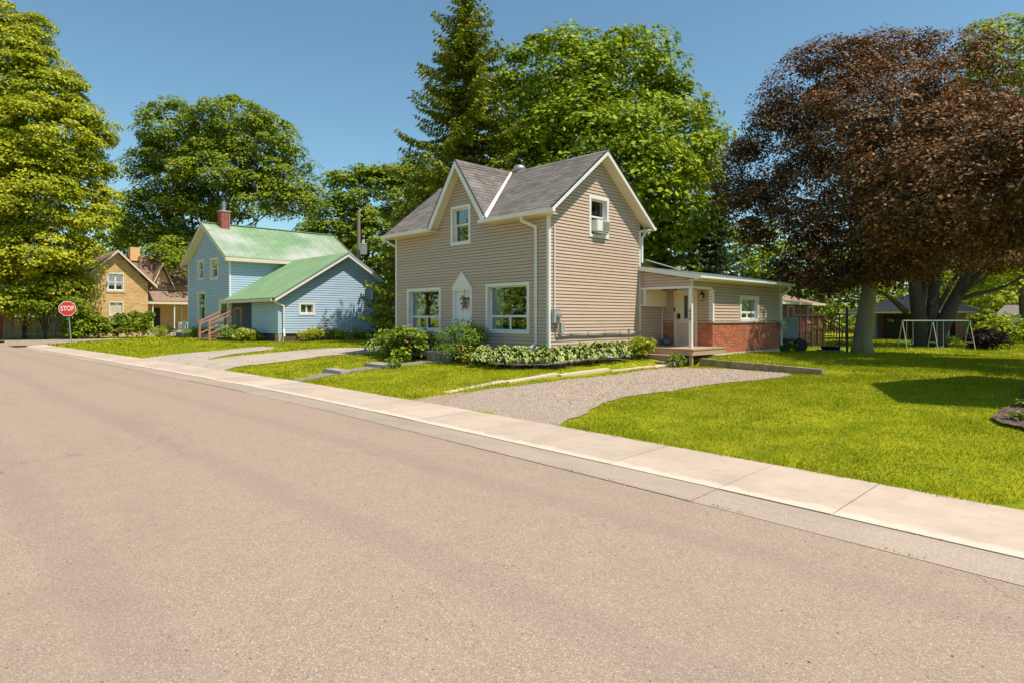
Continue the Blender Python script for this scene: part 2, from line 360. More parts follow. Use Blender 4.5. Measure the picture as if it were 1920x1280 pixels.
class MB:
    def __init__(s): s.v = []; s.f = []
    def add(s, vs, fs):
        k = len(s.v); s.v += [tuple(v) for v in vs]; s.f += [tuple(i + k for i in f) for f in fs]; return s
    def box(s, x0, y0, z0, x1, y1, z1):
        v = [(x, y, z) for z in (z0, z1) for y in (y0, y1) for x in (x0, x1)]
        return s.add(v, [(0, 2, 3, 1), (4, 5, 7, 6), (0, 1, 5, 4), (2, 6, 7, 3), (0, 4, 6, 2), (1, 3, 7, 5)])
    def hull(s, lower, upper):
        """two equal-length rings"""
        n = len(lower)
        return s.add(list(lower) + list(upper), [tuple(range(n))[::-1], tuple(range(n, 2 * n))] + [(i, (i + 1) % n, n + (i + 1) % n, n + i) for i in range(n)])
    def beam(s, a, b, w, h, up=(0, 0, 1)):
        a = Vector(a); b = Vector(b); d = (b - a).normalized(); up = Vector(up)
        r = d.cross(up)
        if r.length < 1e-4: r = d.cross(Vector((1, 0, 0)))
        r.normalize(); u = r.cross(d).normalized()
        q = [r * (w / 2 * i) + u * (h / 2 * j) for i, j in ((-1, -1), (1, -1), (1, 1), (-1, 1))]
        return s.hull([a + k for k in q], [b + k for k in q])
    def tube(s, pts, rad, n=8, cap=True):
        pts = [Vector(p) for p in pts]
        if isinstance(rad, (int, float)): rad = [rad] * len(pts)
        rings = []; ref = None
        for i, p in enumerate(pts):
            d = (pts[min(i + 1, len(pts) - 1)] - pts[max(i - 1, 0)]).normalized()
            if ref is None: ref = d.cross(Vector((.31, .77, .2)))
            r = (ref - d * ref.dot(d)).normalized(); ref = r; u = d.cross(r)
            rings.append([p + (r * math.cos(2 * math.pi * k / n) + u * math.sin(2 * math.pi * k / n)) * rad[i] for k in range(n)])
        vs = [v for rr in rings for v in rr]; fs = []
        for i in range(len(pts) - 1):
            for k in range(n):
                k2 = (k + 1) % n
                fs.append((i * n + k, i * n + k2, (i + 1) * n + k2, (i + 1) * n + k))
        if cap:
            fs.append(tuple(range(n))[::-1]); fs.append(tuple((len(pts) - 1) * n + k for k in range(n)))
        return s.add(vs, fs)
    def lathe(s, c, prof, n=12):
        c = Vector(c); vs = []; fs = []
        for r, z in prof:
            vs += [c + Vector((r * math.cos(2 * math.pi * k / n), r * math.sin(2 * math.pi * k / n), z)) for k in range(n)]
        for i in range(len(prof) - 1):
            for k in range(n):
                k2 = (k + 1) % n; fs.append((i * n + k, i * n + k2, (i + 1) * n + k2, (i + 1) * n + k))
        fs.append(tuple(range(n))[::-1]); fs.append(tuple((len(prof) - 1) * n + k for k in range(n)))
        return s.add(vs, fs)
    def wpoly(s, W, pts, o0, o1):
        """polygon (a,z) on a wall frame, between outward offsets o0 and o1 (o1 may be a function of z)"""
        g = o1 if callable(o1) else (lambda z: o1); g0 = o0 if callable(o0) else (lambda z: o0)
        lo = [W.P(a, z, g0(z)) for a, z in pts]; hi = [W.P(a, z, g(z)) for a, z in pts]
        return s.hull(lo, hi)
    def wbox(s, W, a0, a1, z0, z1, o0, o1):
        return s.wpoly(W, [(a0, z0), (a1, z0), (a1, z1), (a0, z1)], o0, o1)
    def build(s, name, mat, parent=None, smooth=False, kind=None, label=None, attr=None):
        b = base_of(parent)
        me = bpy.data.meshes.new(name)
        me.from_pydata([(x - b.x, y - b.y, z - b.z) for x, y, z in s.v], [], s.f)
        me.update()
        if smooth: me.polygons.foreach_set('use_smooth', [True] * len(me.polygons))
        if isinstance(mat, str): mat = M[mat]
        me.materials.append(mat)
        o = bpy.data.objects.new(name, me); COL.objects.link(o)
        if parent: o.parent = parent
        if attr:
            for an, vals in attr.items():
                at = me.attributes.new(an, 'FLOAT', 'POINT'); at.data.foreach_set('value', vals)
        if kind: o['kind'] = kind
        if label: o['label'] = label
        return o

class Wall:
    """vertical wall frame: O at outer face, u to the right seen from outside, n outward"""
    def __init__(s, O, u, n): s.O = Vector((*O[:2], 0)); s.u = Vector(u); s.n = Vector(n)
    def P(s, a, z, o=0.): return s.O + s.u * a + Z * z + s.n * o

def clip_poly(poly, clip):
    """Sutherland-Hodgman, clip convex; both lists of (a,z)"""
    area = sum(clip[i][0] * clip[(i + 1) % len(clip)][1] - clip[(i + 1) % len(clip)][0] * clip[i][1] for i in range(len(clip)))
    cl = clip if area > 0 else clip[::-1]
    out = poly
    for i in range(len(cl)):
        (ax, ay), (bx, by) = cl[i], cl[(i + 1) % len(cl)]
        inp, out = out, []
        if not inp: break
        side = lambda p: (bx - ax) * (p[1] - ay) - (by - ay) * (p[0] - ax)
        for k in range(len(inp)):
            p, q = inp[k], inp[(k + 1) % len(inp)]
            sp, sq = side(p), side(q)
            if sp >= 0: out.append(p)
            if (sp > 0 and sq < 0) or (sp < 0 and sq > 0):
                f = sp / (sp - sq); out.append((p[0] + f * (q[0] - p[0]), p[1] + f * (q[1] - p[1])))
    res = []
    for p in out:
        if not res or abs(p[0] - res[-1][0]) + abs(p[1] - res[-1][1]) > 1e-4: res.append(p)
    if len(res) > 2 and abs(res[0][0] - res[-1][0]) + abs(res[0][1] - res[-1][1]) < 1e-4: res.pop()
    if len(res) < 3: return []
    A = abs(sum(res[i][0] * res[(i + 1) % len(res)][1] - res[(i + 1) % len(res)][0] * res[i][1] for i in range(len(res)))) / 2
    return res if A > 2e-4 else []

def cut(rects, hole):
    h0, h1, k0, k1 = hole; out = []
    for a0, a1, z0, z1 in rects:
        if a1 <= h0 or a0 >= h1 or z1 <= k0 or z0 >= k1: out.append((a0, a1, z0, z1)); continue
        if a0 < h0: out.append((a0, h0, z0, z1))
        if a1 > h1: out.append((h1, a1, z0, z1))
        x0, x1 = max(a0, h0), min(a1, h1)
        if z0 < k0: out.append((x0, x1, z0, k0))
        if z1 > k1: out.append((x0, x1, k1, z1))
    return out

def siding(parent, W, polys, holes, zs, ze, course, mat, single=True, name='siding_board', lip=.030, amin=None, amax=None, core='wall', coremat=None):
    """lapped boards as real geometry, cut round the openings; plus a plain wall behind them"""
    a_lo = min(p[0] for q in polys for p in q); a_hi = max(p[0] for q in polys for p in q)
    k = 0; z = zs; joined = MB()
    while z < ze - 1e-3:
        z1 = z + course
        rects = [(a_lo - .01, a_hi + .01, z, z1)]
        for h in holes: rects = cut(rects, h)
        if single:
            off_ = (k * 1.37) % 3.66; k += 1; rs_ = []
            for r in rects:
                a_ = r[0]
                for j in range(-1, 8):
                    s_ = a_lo + off_ + j * 3.66
                    if a_ + .3 < s_ < r[1] - .3: rs_.append((a_, s_ - .0015, r[2], r[3])); a_ = s_ + .0015
                rs_.append((a_, r[1], r[2], r[3]))
            rects = rs_
        for r in rects:
            for q in polys:
                gp_ = course * .14 if r[2] < z + 1e-4 else 0  # slot bares the dark core, whose colour draws the shadow line under each lap
                pl = clip_poly([(r[0], r[2] + gp_), (r[1], r[2] + gp_), (r[1], r[3]), (r[0], r[3])], q)
                if not pl: continue
                pl = [(p, q2 if q2 < z1 - 1e-4 else q2 + .006) for p, q2 in pl]
                g = (lambda zz, zb=z, zt=z1: .006 + (lip - .006) * min(1, max(0, (zt - zz) / course)))
                g0 = (lambda zz, g=g: g(zz) - .004)
                if single: MB().wpoly(W, pl, g0, g).build(name, mat, parent)
                else: joined.wpoly(W, pl, g0, g)
        z = z1
    if not single: joined.build(name, mat, parent, kind='stuff')
    # plain wall behind: rects cut round holes, clipped
    if core:
        mb = MB(); rects = [(a_lo, a_hi, zs - .05, ze)]
        for h in holes: rects = cut(rects, h)
        for r in rects:
            for q in polys:
                pl = clip_poly([(r[0], r[2]), (r[1], r[2]), (r[1], r[3]), (r[0], r[3])], q)
                if pl: mb.wpoly(W, pl, -.12, -.006)
        mb.build(core, coremat or 'room', parent)

def slab(pts, th):
    """roof plate: pts = ring of 3D points on the upper face"""
    p = [Vector(q) for q in pts]; n = (p[1] - p[0]).cross(p[2] - p[0]).normalized()
    if n.z < 0: n = -n
    mb = MB(); mb.hull([q - n * th for q in p], p); return mb

class Pieces:
    """alike pieces of one thing: the nearest 290 become parts, the rest one joined part"""
    def __init__(s, parent, name, mat, limit=290): s.l = []; s.p = parent; s.n = name; s.m = mat; s.lim = limit
    def add(s, lo, hi):
        c = sum((Vector(q) for q in hi), Vector()) / len(hi)
        s.l.append(((c - Vector((0, 0, 1.8))).length, [tuple(q) for q in lo], [tuple(q) for q in hi]))
    def done(s):
        s.l.sort(key=lambda q: q[0])
        for d, lo, hi in s.l[:s.lim]: MB().hull(lo, hi).build(s.n, s.m, s.p)
        if len(s.l) > s.lim:
            mb = MB()
            for d, lo, hi in s.l[s.lim:]: mb.hull(lo, hi)
            mb.build(s.n + '_field', s.m, s.p, kind='stuff')

def shingle_field(pc, O, u, v, polys, tab, expo, th=.014, lift=.004):
    """overlapping tabs on the plane O + a*u + b*v ; u,v unit"""
    O = Vector(O); u = Vector(u).normalized(); v = Vector(v).normalized(); n = u.cross(v)
    if n.z < 0: n = -n
    a0 = min(p[0] for q in polys for p in q); a1 = max(p[0] for q in polys for p in q)
    b0 = min(p[1] for q in polys for p in q); b1 = max(p[1] for q in polys for p in q)
    r = 0; b = b0
    while b < b1:
        off = (r % 2) * tab / 2 + random.uniform(-.02, .02); a = a0 - off
        while a < a1:
            w = tab
            for q in polys:
                pl = clip_poly([(a + .004, b + .002), (a + w - .004, b + .002), (a + w - .004, b + expo + .012), (a + .004, b + expo + .012)], q)
                if pl:
                    j = random.uniform(-.001, .002)
                    pc.add([O + u * x + v * y + n * lift for x, y in pl],
                           [O + u * x + v * y + n * (lift + j + .003 + (th - .003) * max(0, 1 - (y - b) / expo)) for x, y in pl])
            a += w
        b += expo; r += 1

def bricks(pc, W, a0, a1, z0, z1, bl, bh, holes=(), gap=.012, o=.012):
    r = 0; z = z0
    while z + bh * .6 < z1:
        zt = min(z + bh, z1); a = a0 - (r % 2) * (bl + gap) / 2
        while a < a1:
            x0, x1 = max(a, a0), min(a + bl, a1)
            if x1 - x0 > .03:
                for rr in [q for q in cutall([(x0, x1, z, zt)], holes)]:
                    if rr[1] - rr[0] < .02 or rr[3] - rr[2] < .015: continue
                    oo = o + random.uniform(-.003, .003)
                    pc.add([W.P(*q, -.004) for q in ((rr[0], rr[2]), (rr[1], rr[2]), (rr[1], rr[3]), (rr[0], rr[3]))],
                           [W.P(*q, oo) for q in ((rr[0], rr[2]), (rr[1], rr[2]), (rr[1], rr[3]), (rr[0], rr[3]))])
            a += bl + gap
        z += bh + gap; r += 1

def cutall(rects, holes):
    for h in holes: rects = cut(rects, h)
    return rects

def text_mesh(txt, size, mat, parent, matrix, name, depth=.004):
    cu = bpy.data.curves.new('t', 'FONT'); cu.body = txt; cu.size = size; cu.extrude = depth
    cu.align_x = 'CENTER'; cu.align_y = 'CENTER'; cu.offset = size * .012; cu.resolution_u = 4
    o = bpy.data.objects.new('t', cu); COL.objects.link(o)
    dg = bpy.context.evaluated_depsgraph_get()
    me = bpy.data.meshes.new_from_object(o.evaluated_get(dg))
    bpy.data.objects.remove(o); bpy.data.curves.remove(cu)
    me.name = name
    me.transform(Matrix.Translation(-base_of(parent)) @ matrix)
    me.materials.clear(); me.materials.append(M[mat])
    r = bpy.data.objects.new(name, me); COL.objects.link(r); r.parent = parent
    return r

def window(parent, W, a0, a1, z0, z1, trim=.09, style='picture', proud=.035, deep=.10, frame='white', curtain=None, fr=.035, sill=True):
    """part window > pane, sash, curtain"""
    f = MB()
    f.wbox(W, a0, a0 + trim, z0 + trim, z1 - trim, -.02, proud); f.wbox(W, a1 - trim, a1, z0 + trim, z1 - trim, -.02, proud)
    f.wbox(W, a0, a1, z1 - trim, z1, -.02, proud + .003); f.wbox(W, a0, a1, z0, z0 + trim, -.02, proud + .006)
    i0, i1, j0, j1 = a0 + trim, a1 - trim, z0 + trim, z1 - trim
    # reveal
    f.wbox(W, i0 - .02, i0, j0 - .02, j1 + .02, -deep - .04, -.0205); f.wbox(W, i1, i1 + .02, j0 - .02, j1 + .02, -deep - .04, -.0205)
    f.wbox(W, i0, i1, j1, j1 + .02, -deep - .04, -.0205); f.wbox(W, i0, i1, j0 - .02, j0, -deep - .04, -.0205)
    win = f.build('window', frame, parent)
    s = MB(); d0, d1 = -deep - .03, -deep
    def bars(b0, b1, c0, c1, o0=d0, o1=d1, w=fr):
        s.wbox(W, b0, b0 + w, c0, c1, o0, o1); s.wbox(W, b1 - w, b1, c0, c1, o0, o1)
        s.wbox(W, b0 + w, b1 - w, c0, c0 + w, o0, o1 - .001); s.wbox(W, b0 + w, b1 - w, c1 - w, c1, o0, o1 - .001)
    def pane(b0, b1, c0, c1, o=-deep - .015):
        MB().wbox(W, b0, b1, c0, c1, o - .003, o).build('pane', 'glass', win)
    if style == 'picture':           # big light above two small ones
        t = j0 + (j1 - j0) * .32
        bars(i0, i1, t, j1); bars(i0, (i0 + i1) / 2, j0, t - .001, d0, d1 + .004); bars((i0 + i1) / 2 + .001, i1, j0, t - .001, d0, d1 + .004)
        pane(i0 + fr, i1 - fr, t + fr, j1 - fr)
        pane(i0 + fr, (i0 + i1) / 2 - fr, j0 + fr, t - fr); pane((i0 + i1) / 2 + fr, i1 - fr, j0 + fr, t - fr)
    elif style == 'hung':            # upper and lower sash
        t = (j0 + j1) / 2
        bars(i0, i1, t, j1); bars(i0, i1, j0, t + .03, d0 - .03, d1 - .031)
        pane(i0 + fr, i1 - fr, t + fr, j1 - fr); pane(i0 + fr, i1 - fr, j0 + fr, t, -deep - .046)
    elif style == 'slider':
        t = (i0 + i1) / 2
        bars(i0, t, j0, j1); bars(t + .001, i1, j0, j1)
        pane(i0 + fr, t - fr, j0 + fr, j1 - fr); pane(t + fr, i1 - fr, j0 + fr, j1 - fr)
    s.build('sash', frame, win)
    if curtain:
        for c0, c1 in curtain:
            c = MB(); n = max(6, int((c1 - c0) * (i1 - i0) / .035)); x0 = i0 + (i1 - i0) * c0; x1 = i0 + (i1 - i0) * c1
            vs = []; fs = []
            for k in range(n + 1):
                a = x0 + (x1 - x0) * k / n; o = -deep - .07 + .018 * math.sin(k * 1.9) + random.uniform(-.008, .008)
                vs += [W.P(a, j0 - .05, o), W.P(a + (.04 * math.sin(k)), j1 + .02, o * 1.02)]
            for k in range(n): fs.append((2 * k, 2 * k + 2, 2 * k + 3, 2 * k + 1))
            c.add(vs, fs); c.build('curtain', 'curtain', win, smooth=True)
    return win

def smooth01(x): x = min(1., max(0., x)); return x * x * (3 - 2 * x)

# ------------------------------------------------------------------ ground shape
CURB = [(-90, 6.3), (-62, 6.2), (-50, 6.3), (-36, 6.66), (-23.6, 6.82), (-15.3, 6.85), (-9.7, 6.62), (-7, 6.45), (-3.3, 6.22), (-.7, 6.02), (4, 5.66), (12, 5.0), (30, 3.2), (60, 0.2)]
_cx = np.array([c[0] for c in CURB], float); _cy = np.array([c[1] for c in CURB], float)
def curb(x):
    return (np.interp(x - 1.5, _cx, _cy) + np.interp(x, _cx, _cy) * 2 + np.interp(x + 1.5, _cx, _cy)) / 4
def sm(x):
    x = np.clip(x, 0, 1); return x * x * (3 - 2 * x)
SW = 1.40                                   # sidewalk width
def timber_y(x): return 17.0 - (x + 6.0) * .325
def H(x, y):
    x = np.asarray(x, float); y = np.asarray(y, float)
    e = y - (curb(x) + SW)
    h = .043 + .517 * (1 - np.exp(-np.maximum(e, 0) / 3.6))
    left = sm((x + 55) / 5.); h = .043 + (h - .043) * (left * .95 + .05)
    dip = .19 * sm((y - 8.6) / 5.) * sm((x + 11.3) / .5) * (1 - sm((x + 7.2) / 3.)) * (1 - sm((y - timber_y(x) - .05) / .12))
    far = .55 * sm((y - 21) / 18) * sm((x + 32) / 8)
    wob = .012 * np.sin(x * 1.3 + y * .7) + .010 * np.sin(x * .6 - y * 1.9) + .006 * np.sin(3.1 * x + 1.7 * y)
    return h - dip - far + wob * sm(e / .6)
def Hf(x, y): return float(H(x, y))

def np_mesh(name, verts, nper, mat, parent=None, kind=None, smooth=False):
    """verts (N*nper,3) -> N polygons of nper corners"""
    b = base_of(parent); verts = np.asarray(verts, np.float32) - np.array(b, np.float32)
    nv = len(verts); nf = nv // nper
    me = bpy.data.meshes.new(name)
    me.vertices.add(nv); me.vertices.foreach_set('co', verts.ravel())
    me.loops.add(nv); me.loops.foreach_set('vertex_index', np.arange(nv, dtype=np.int32))
    me.polygons.add(nf); me.polygons.foreach_set('loop_start', np.arange(0, nv, nper, dtype=np.int32))
    try: me.polygons.foreach_set('loop_total', np.full(nf, nper, np.int32))
    except Exception: pass
    me.update(calc_edges=True)
    me.materials.append(M[mat] if isinstance(mat, str) else mat)
    o = bpy.data.objects.new(name, me); COL.objects.link(o)
    if parent: o.parent = parent
    if kind: o['kind'] = kind
    return o

def grid_mesh(name, X, Y, Zg, mat, kind='structure', label=None, attr=None):
    nx, ny = X.shape
    v = np.stack([X, Y, Zg], -1).reshape(-1, 3)
    i, j = np.meshgrid(np.arange(nx - 1), np.arange(ny - 1), indexing='ij')
    a = (i * ny + j).ravel(); f = np.stack([a, a + ny, a + ny + 1, a + 1], 1)
    me = bpy.data.meshes.new(name); me.from_pydata(v.tolist(), [], f.tolist()); me.update()
    me.polygons.foreach_set('use_smooth', [True] * len(me.polygons))
    me.materials.append(M[mat]); o = bpy.data.objects.new(name, me); COL.objects.link(o)
    if kind: o['kind'] = kind
    if label: o['label'] = label
    return o

# ground sheet to the horizon, road, lawns
g = MB(); g.add([(-900, -900, -.62), (900, -900, -.62), (900, 900, -.62), (-900, 900, -.62)], [(0, 1, 2, 3)])
g.build('ground', 'lawn', kind='structure')
# road : main street plus the cross street at the left; slight crown
xs = np.concatenate([np.arange(-140, -20, 3.), np.arange(-20, 12, 1.), np.arange(12, 62, 4.)])
vs = np.linspace(0, 1, 13)
Xg = np.repeat(xs[:, None], len(vs), 1); top = curb(xs) - .56
Yg = -6.0 + (top[:, None] + 6.0) * vs[None, :]
Zg = .05 * np.sin(np.pi * vs)[None, :] * np.ones_like(Xg) - .0
grid_mesh('road', Xg, Yg, Zg, 'road')
r2 = MB(); r2.add([(-61.5, 5.6, .004), (-54.0, 5.6, .004), (-54.0, 90, .004), (-61.5, 90, .004)], [(0, 1, 2, 3)])
r2.build('side_road', 'road', kind='structure')

# lawn north of the sidewalk
xs = np.concatenate([np.arange(-54, -34, 1.), np.arange(-34, -22, .5), np.arange(-22, 2, .2), np.arange(2, 14, .8), np.arange(14, 70, 4.)])
yo = np.concatenate([np.arange(0, 14, .2), np.arange(14, 30, .8), np.arange(30, 170, 8.)])
Xg = np.repeat(xs[:, None], len(yo), 1); Yg = (curb(xs) + SW)[:, None] + yo[None, :]
lawn = grid_mesh('lawn', Xg, Yg, H(Xg, Yg), 'lawn')
# verge beyond the cross street and across the road
xs = np.arange(-180, -61.3, 3.); yo = np.arange(0, 100, 4.)
Xg = np.repeat(xs[:, None], len(yo), 1); Yg = 6.0 + 0 * Xg + yo[None, :]
grid_mesh('lawn_beyond_side_road', Xg, Yg, .10 + .05 * np.sin(Xg * .3) * np.cos(Yg * .2), 'lawn')
sl = MB(); sl.add([(-180, -6.6, .02), (62, -6.6, .02), (62, -90, .02), (-180, -90, .02)], [(0, 3, 2, 1)])
sl.build('lawn_across_street', 'lawn', kind='structure')
kb = MB(); kb.box(-61.75, 6.3, -.1, -61.5, 60, .15); kb.build('side_road_kerb', 'concrete', kind='structure')

# sidewalk : each slab a piece, curb side first
sw = bpy.data.objects.new('sidewalk', None); COL.objects.link(sw); sw['kind'] = 'structure'
gt = bpy.data.objects.new('gutter', None); COL.objects.link(gt); gt['kind'] = 'structure'
def slab_between(x0, x1, off0, off1, z0, z1, gap, parent, name, mat):
    xa, xb = x0 + gap / 2, x1 - gap / 2
    n = 3; tl = random.uniform(-.004, .004)
    vs = []; ac = []; fs = []
    for dz in (-.12, 0):
        for i in range(n + 1):
            x = xa + (xb - xa) * i / n
            for k in range(5):
                q = k / 4; y = float(curb(x)) + off0 + (off1 - off0) * q
                vs.append((x, y, z0 + (z1 - z0) * q + dz + tl)); ac.append(q)
    m = 5 * (n + 1)
    for i in range(n):
        for k in range(4):
            a = i * 5 + k; fs.append((m + a, m + a + 5, m + a + 6, m + a + 1))
    for i in range(n): fs.append((i * 5, i * 5 + 5, m + i * 5 + 5, m + i * 5)); fs.append((i * 5 + 4, m + i * 5 + 4, m + i * 5 + 9, i * 5 + 9))
    for k in range(4): fs.append((k, m + k, m + k + 1, k + 1)); fs.append((n * 5 + k, n * 5 + k + 1, m + n * 5 + k + 1, m + n * 5 + k))
    o = MB(); o.v = vs; o.f = fs
    return o.build(name, mat, parent, attr={'across': ac})
joints = [-2.08, -3.24, -4.75, -6.15]
x = -6.15
while x > -50: x -= 1.5; joints.append(x)
j2 = [-2.08]
while j2[-1] < 10: j2.append(j2[-1] + 1.45)
joints = sorted(set(joints + j2))
for a, b_ in zip(joints[:-1], joints[1:]): slab_between(a, b_, 0.006, SW, .028, .052, .012, sw, 'concrete_slab', 'slab')
gj = [-50.4] + [-3.24 + 4.2 * k for k in range(-11, 4)]
gj = sorted(gj)
for a, b_ in zip(gj[:-1], gj[1:]): slab_between(a, b_, -.55, -.006, .004, .020, .010, gt, 'gutter_slab', 'gutter')
# rounded corner return of the walk at the side road
cr = MB(); ring0 = []; ring1 = []
cy = float(curb(-50.5))
for k in range(9):
    an = -math.pi / 2 - k / 8 * math.pi / 2
    for ring, rr in ((ring0, 3.4), (ring1, 2.0)):
        ring.append((-50.7 + rr * math.cos(an), cy + 3.4 + rr * math.sin(an), .045))
for k in range(8): cr.add([ring0[k], ring0[k + 1], ring1[k + 1], ring1[k]], [(0, 1, 2, 3)])
cr.build('corner_walk', 'slab', kind='structure')
# bedding under slabs
bd = MB(); xs = np.arange(-52, 20, 1.)
for a, b_ in zip(xs[:-1], xs[1:]):
    bd.add([(a, float(curb(a)) - .6, -.004), (b_, float(curb(b_)) - .6, -.004), (b_, float(curb(b_)) + SW + .1, .018), (a, float(curb(a)) + SW + .1, .018)], [(0, 1, 2, 3)])
bd.build('slab_bedding', 'soil', kind='structure')

def sheet(name, poly, mat, lift=.014, step=.25, wob=.07, label=None):
    """flat ground patch following H inside polygon (x,y)"""
    P_ = [(a, b) for a, b in poly]
    # ragged outline
    out = []
    for i in range(len(P_)):
        (ax, ay), (bx, by) = P_[i], P_[(i + 1) % len(P_)]
        L = math.hypot(bx - ax, by - ay); n = max(1, int(L / .22))
        for k in range(n):
            f = k / n; nx, ny = -(by - ay) / L, (bx - ax) / L
            pe = ay + (by - ay) * f - float(curb(ax + (bx - ax) * f)) - SW; w_ = random.uniform(-wob, wob) * (1 if k and pe > .15 else 0)
            out.append((ax + (bx - ax) * f + nx * w_, ay + (by - ay) * f + ny * w_))
    import bmesh
    bm = bmesh.new(); vs = [bm.verts.new((a, b, 0)) for a, b in out]; bm.faces.new(vs)
    for ax_ in (0, 1):
        lo = min(v[ax_] for v in out); hi = max(v[ax_] for v in out); c = lo + step
        while c < hi:
            co = [0, 0, 0]; no = [0, 0, 0]; co[ax_] = c; no[ax_] = 1
            bmesh.ops.bisect_plane(bm, geom=bm.verts[:] + bm.edges[:] + bm.faces[:], plane_co=co, plane_no=no)
            c += step
    for v in bm.verts:
        pe = v.co.y - float(curb(v.co.x)) - SW; v.co.z = Hf(v.co.x, v.co.y) + lift * max(0, min(1, pe / .3)) if pe > 0 else .03
    for f in bm.faces: f.smooth = True
    me = bpy.data.meshes.new(name); bm.to_mesh(me); bm.free()
    me.materials.append(M[mat]); o = bpy.data.objects.new(name, me); COL.objects.link(o); o['kind'] = 'structure'
    return o

DRIVE = [(-10.85, 7.6), (-10.65, 9.2), (-10.5, 11.5), (-10.45, 14), (-10.4, 16.6), (-10.1, 17.2), (-8.6, 17.55), (-6.9, 17.05), (-6.55, 16.5), (-6.9, 15.0), (-7.45, 12.5), (-7.4, 10.5), (-7.2, 9.3), (-7.0, 8.5), (-6.9, 7.45), (-8.5, 7.5)]
DRIVE_B1 = [(-32.0, 7.8), (-31.4, 9.0), (-31.0, 11), (-30.6, 13.0), (-29.2, 13.2), (-28.4, 12.5), (-27.2, 9.6), (-26.6, 8.9), (-26.2, 7.9)]
DRIVE_B2 = [(-26.3, 7.9), (-26.7, 9.0), (-26.6, 10.5), (-26.4, 13.5), (-25.0, 15.8), (-22.6, 15.9), (-22.3, 12.7), (-22.3, 9.8), (-22.6, 7.9)]
PATH = [(-17.55, 7.9), (-17.5, 9.2), (-17.3, 12.75), (-16.2, 12.9), (-16.7, 11.2), (-16.9, 9.2), (-16.95, 7.9)]
sheet('gravel_driveway', DRIVE, 'gravel')
sheet('asphalt_driveway', DRIVE_B1, 'asphaltgrey', lift=.016)
sheet('asphalt_track', DRIVE_B2, 'asphaltgrey', lift=.022)
sheet('front_path', PATH, 'stone', lift=.010, wob=.08)
HOSTABED = [(-12.64, 13.2), (-12.6, 17.7), (-11.75, 17.0), (-11.65, 13.2), (-12.4, 12.75), (-14.5, 13.0), (-20.6, 13.1), (-21.0, 13.95), (-12.64, 13.95)]
sheet('garden_bed', HOSTABED, 'soil', lift=.03)
MULCH = [(-1.68, 11.2), (-1.62, 12.0), (-1.45, 13.0), (-1.75, 14.6), (-1.2, 16.8), (-.3, 16.8), (-.3, 10.2), (-1.1, 10.4), (-1.5, 10.8)]
sheet('mulch_bed', MULCH, 'mulch', lift=.05, wob=.08)
BARE = [(-11.7, 7.6), (-11.1, 8.6), (-10.6, 9.2), (-10.3, 7.6)]
sheet('bare_soil_patch', BARE, 'dirt', lift=.018)

def in_poly(x, y, poly):
    c = np.zeros(x.shape, bool); n = len(poly)
    for i in range(n):
        x0, y0 = poly[i]; x1, y1 = poly[(i + 1) % n]
        cond = ((y0 > y) != (y1 > y)) & (x < (x1 - x0) * (y - y0) / ((y1 - y0) or 1e-9) + x0)
        c ^= cond
    return c

# grass blades
def grass():
    F = np.array([-math.sin(R(45.5)), math.cos(R(45.5))]); Rr = np.array([math.cos(R(45.5)), math.sin(R(45.5))])
    out = []
    houses = [(-20.55, -12.64, 13.95, 18.7), (-15, -10.7, 18.6, 25.6), (-12.6, -10.2, 17.3, 20), (-50.1, -42.2, 15.8, 25.2), (-42.2, -35, 15.8, 22.2)]
    for (d0, d1, dens, hgt, wid) in [(6.0, 9.5, 3000, .036, .0085), (9.5, 13, 2000, .038, .011), (13, 18, 1150, .042, .015), (18, 25, 480, .048, .023), (25, 38, 150, .06, .042), (38, 58, 38, .10, .085)]:
        tmax = .86
        A = (d1 ** 2 - d0 ** 2) * tmax
        n = int(A * dens)
        d = np.sqrt(rng.uniform(d0 ** 2, d1 ** 2, n)); l = rng.uniform(-tmax, tmax, n) * d
        x = d * F[0] + l * Rr[0]; y = d * F[1] + l * Rr[1]
        edge = curb(x) + SW + rng.normal(0, .02, n) + .018 * np.sin(x * 5.3) + .014 * np.sin(x * 13.7 + 1) - .02
        k = (y > edge) & (x > -53.5)
        for q in (DRIVE, DRIVE_B1, DRIVE_B2, PATH, HOSTABED, MULCH, BARE):
            ins = in_poly(x + rng.normal(0, .12, n), y + rng.normal(0, .12, n), q)
            k &= ~(ins & (rng.random(n) > .02))
        for a, b2, c, e in houses: k &= ~((x > a) & (x < b2) & (y > c) & (y < e))
        # patchiness
        pt = np.sin(x * 2.1 + 1.3 * np.sin(y * 1.7)) * np.sin(y * 2.6 + np.sin(x * 1.1))
        k &= rng.random(n) < (.86 + .14 * pt)
        x, y = x[k], y[k]; n = len(x)
        z = H(x, y) - .004
        e = y - (curb(x) + SW)
        hh = hgt * rng.uniform(.55, 1.25, n) * (1 + .22 * pt[k]) * (1 + .8 * np.exp(-np.maximum(e, 0) / .12))
        ang = rng.uniform(0, 2 * np.pi, n); lean = rng.uniform(.1, .9, n) * hh; la = rng.uniform(0, 2 * np.pi, n)
        w = wid * rng.uniform(.6, 1.4, n) / 2
        bx, by = np.cos(ang) * w, np.sin(ang) * w
        tri = np.stack([np.stack([x - bx, y - by, z], 1), np.stack([x + bx, y + by, z], 1),
                        np.stack([x + np.cos(la) * lean, y + np.sin(la) * lean, z + hh], 1)], 1)
        out.append(tri.reshape(-1, 3))
    v = np.concatenate(out)
    print('grass blades', len(v) // 3)
    o = np_mesh('grass', v, 3, 'grass_blade', kind='stuff')
    tag(o, 'short yellow green mown grass covering the front lawns', 'grass')
grass()
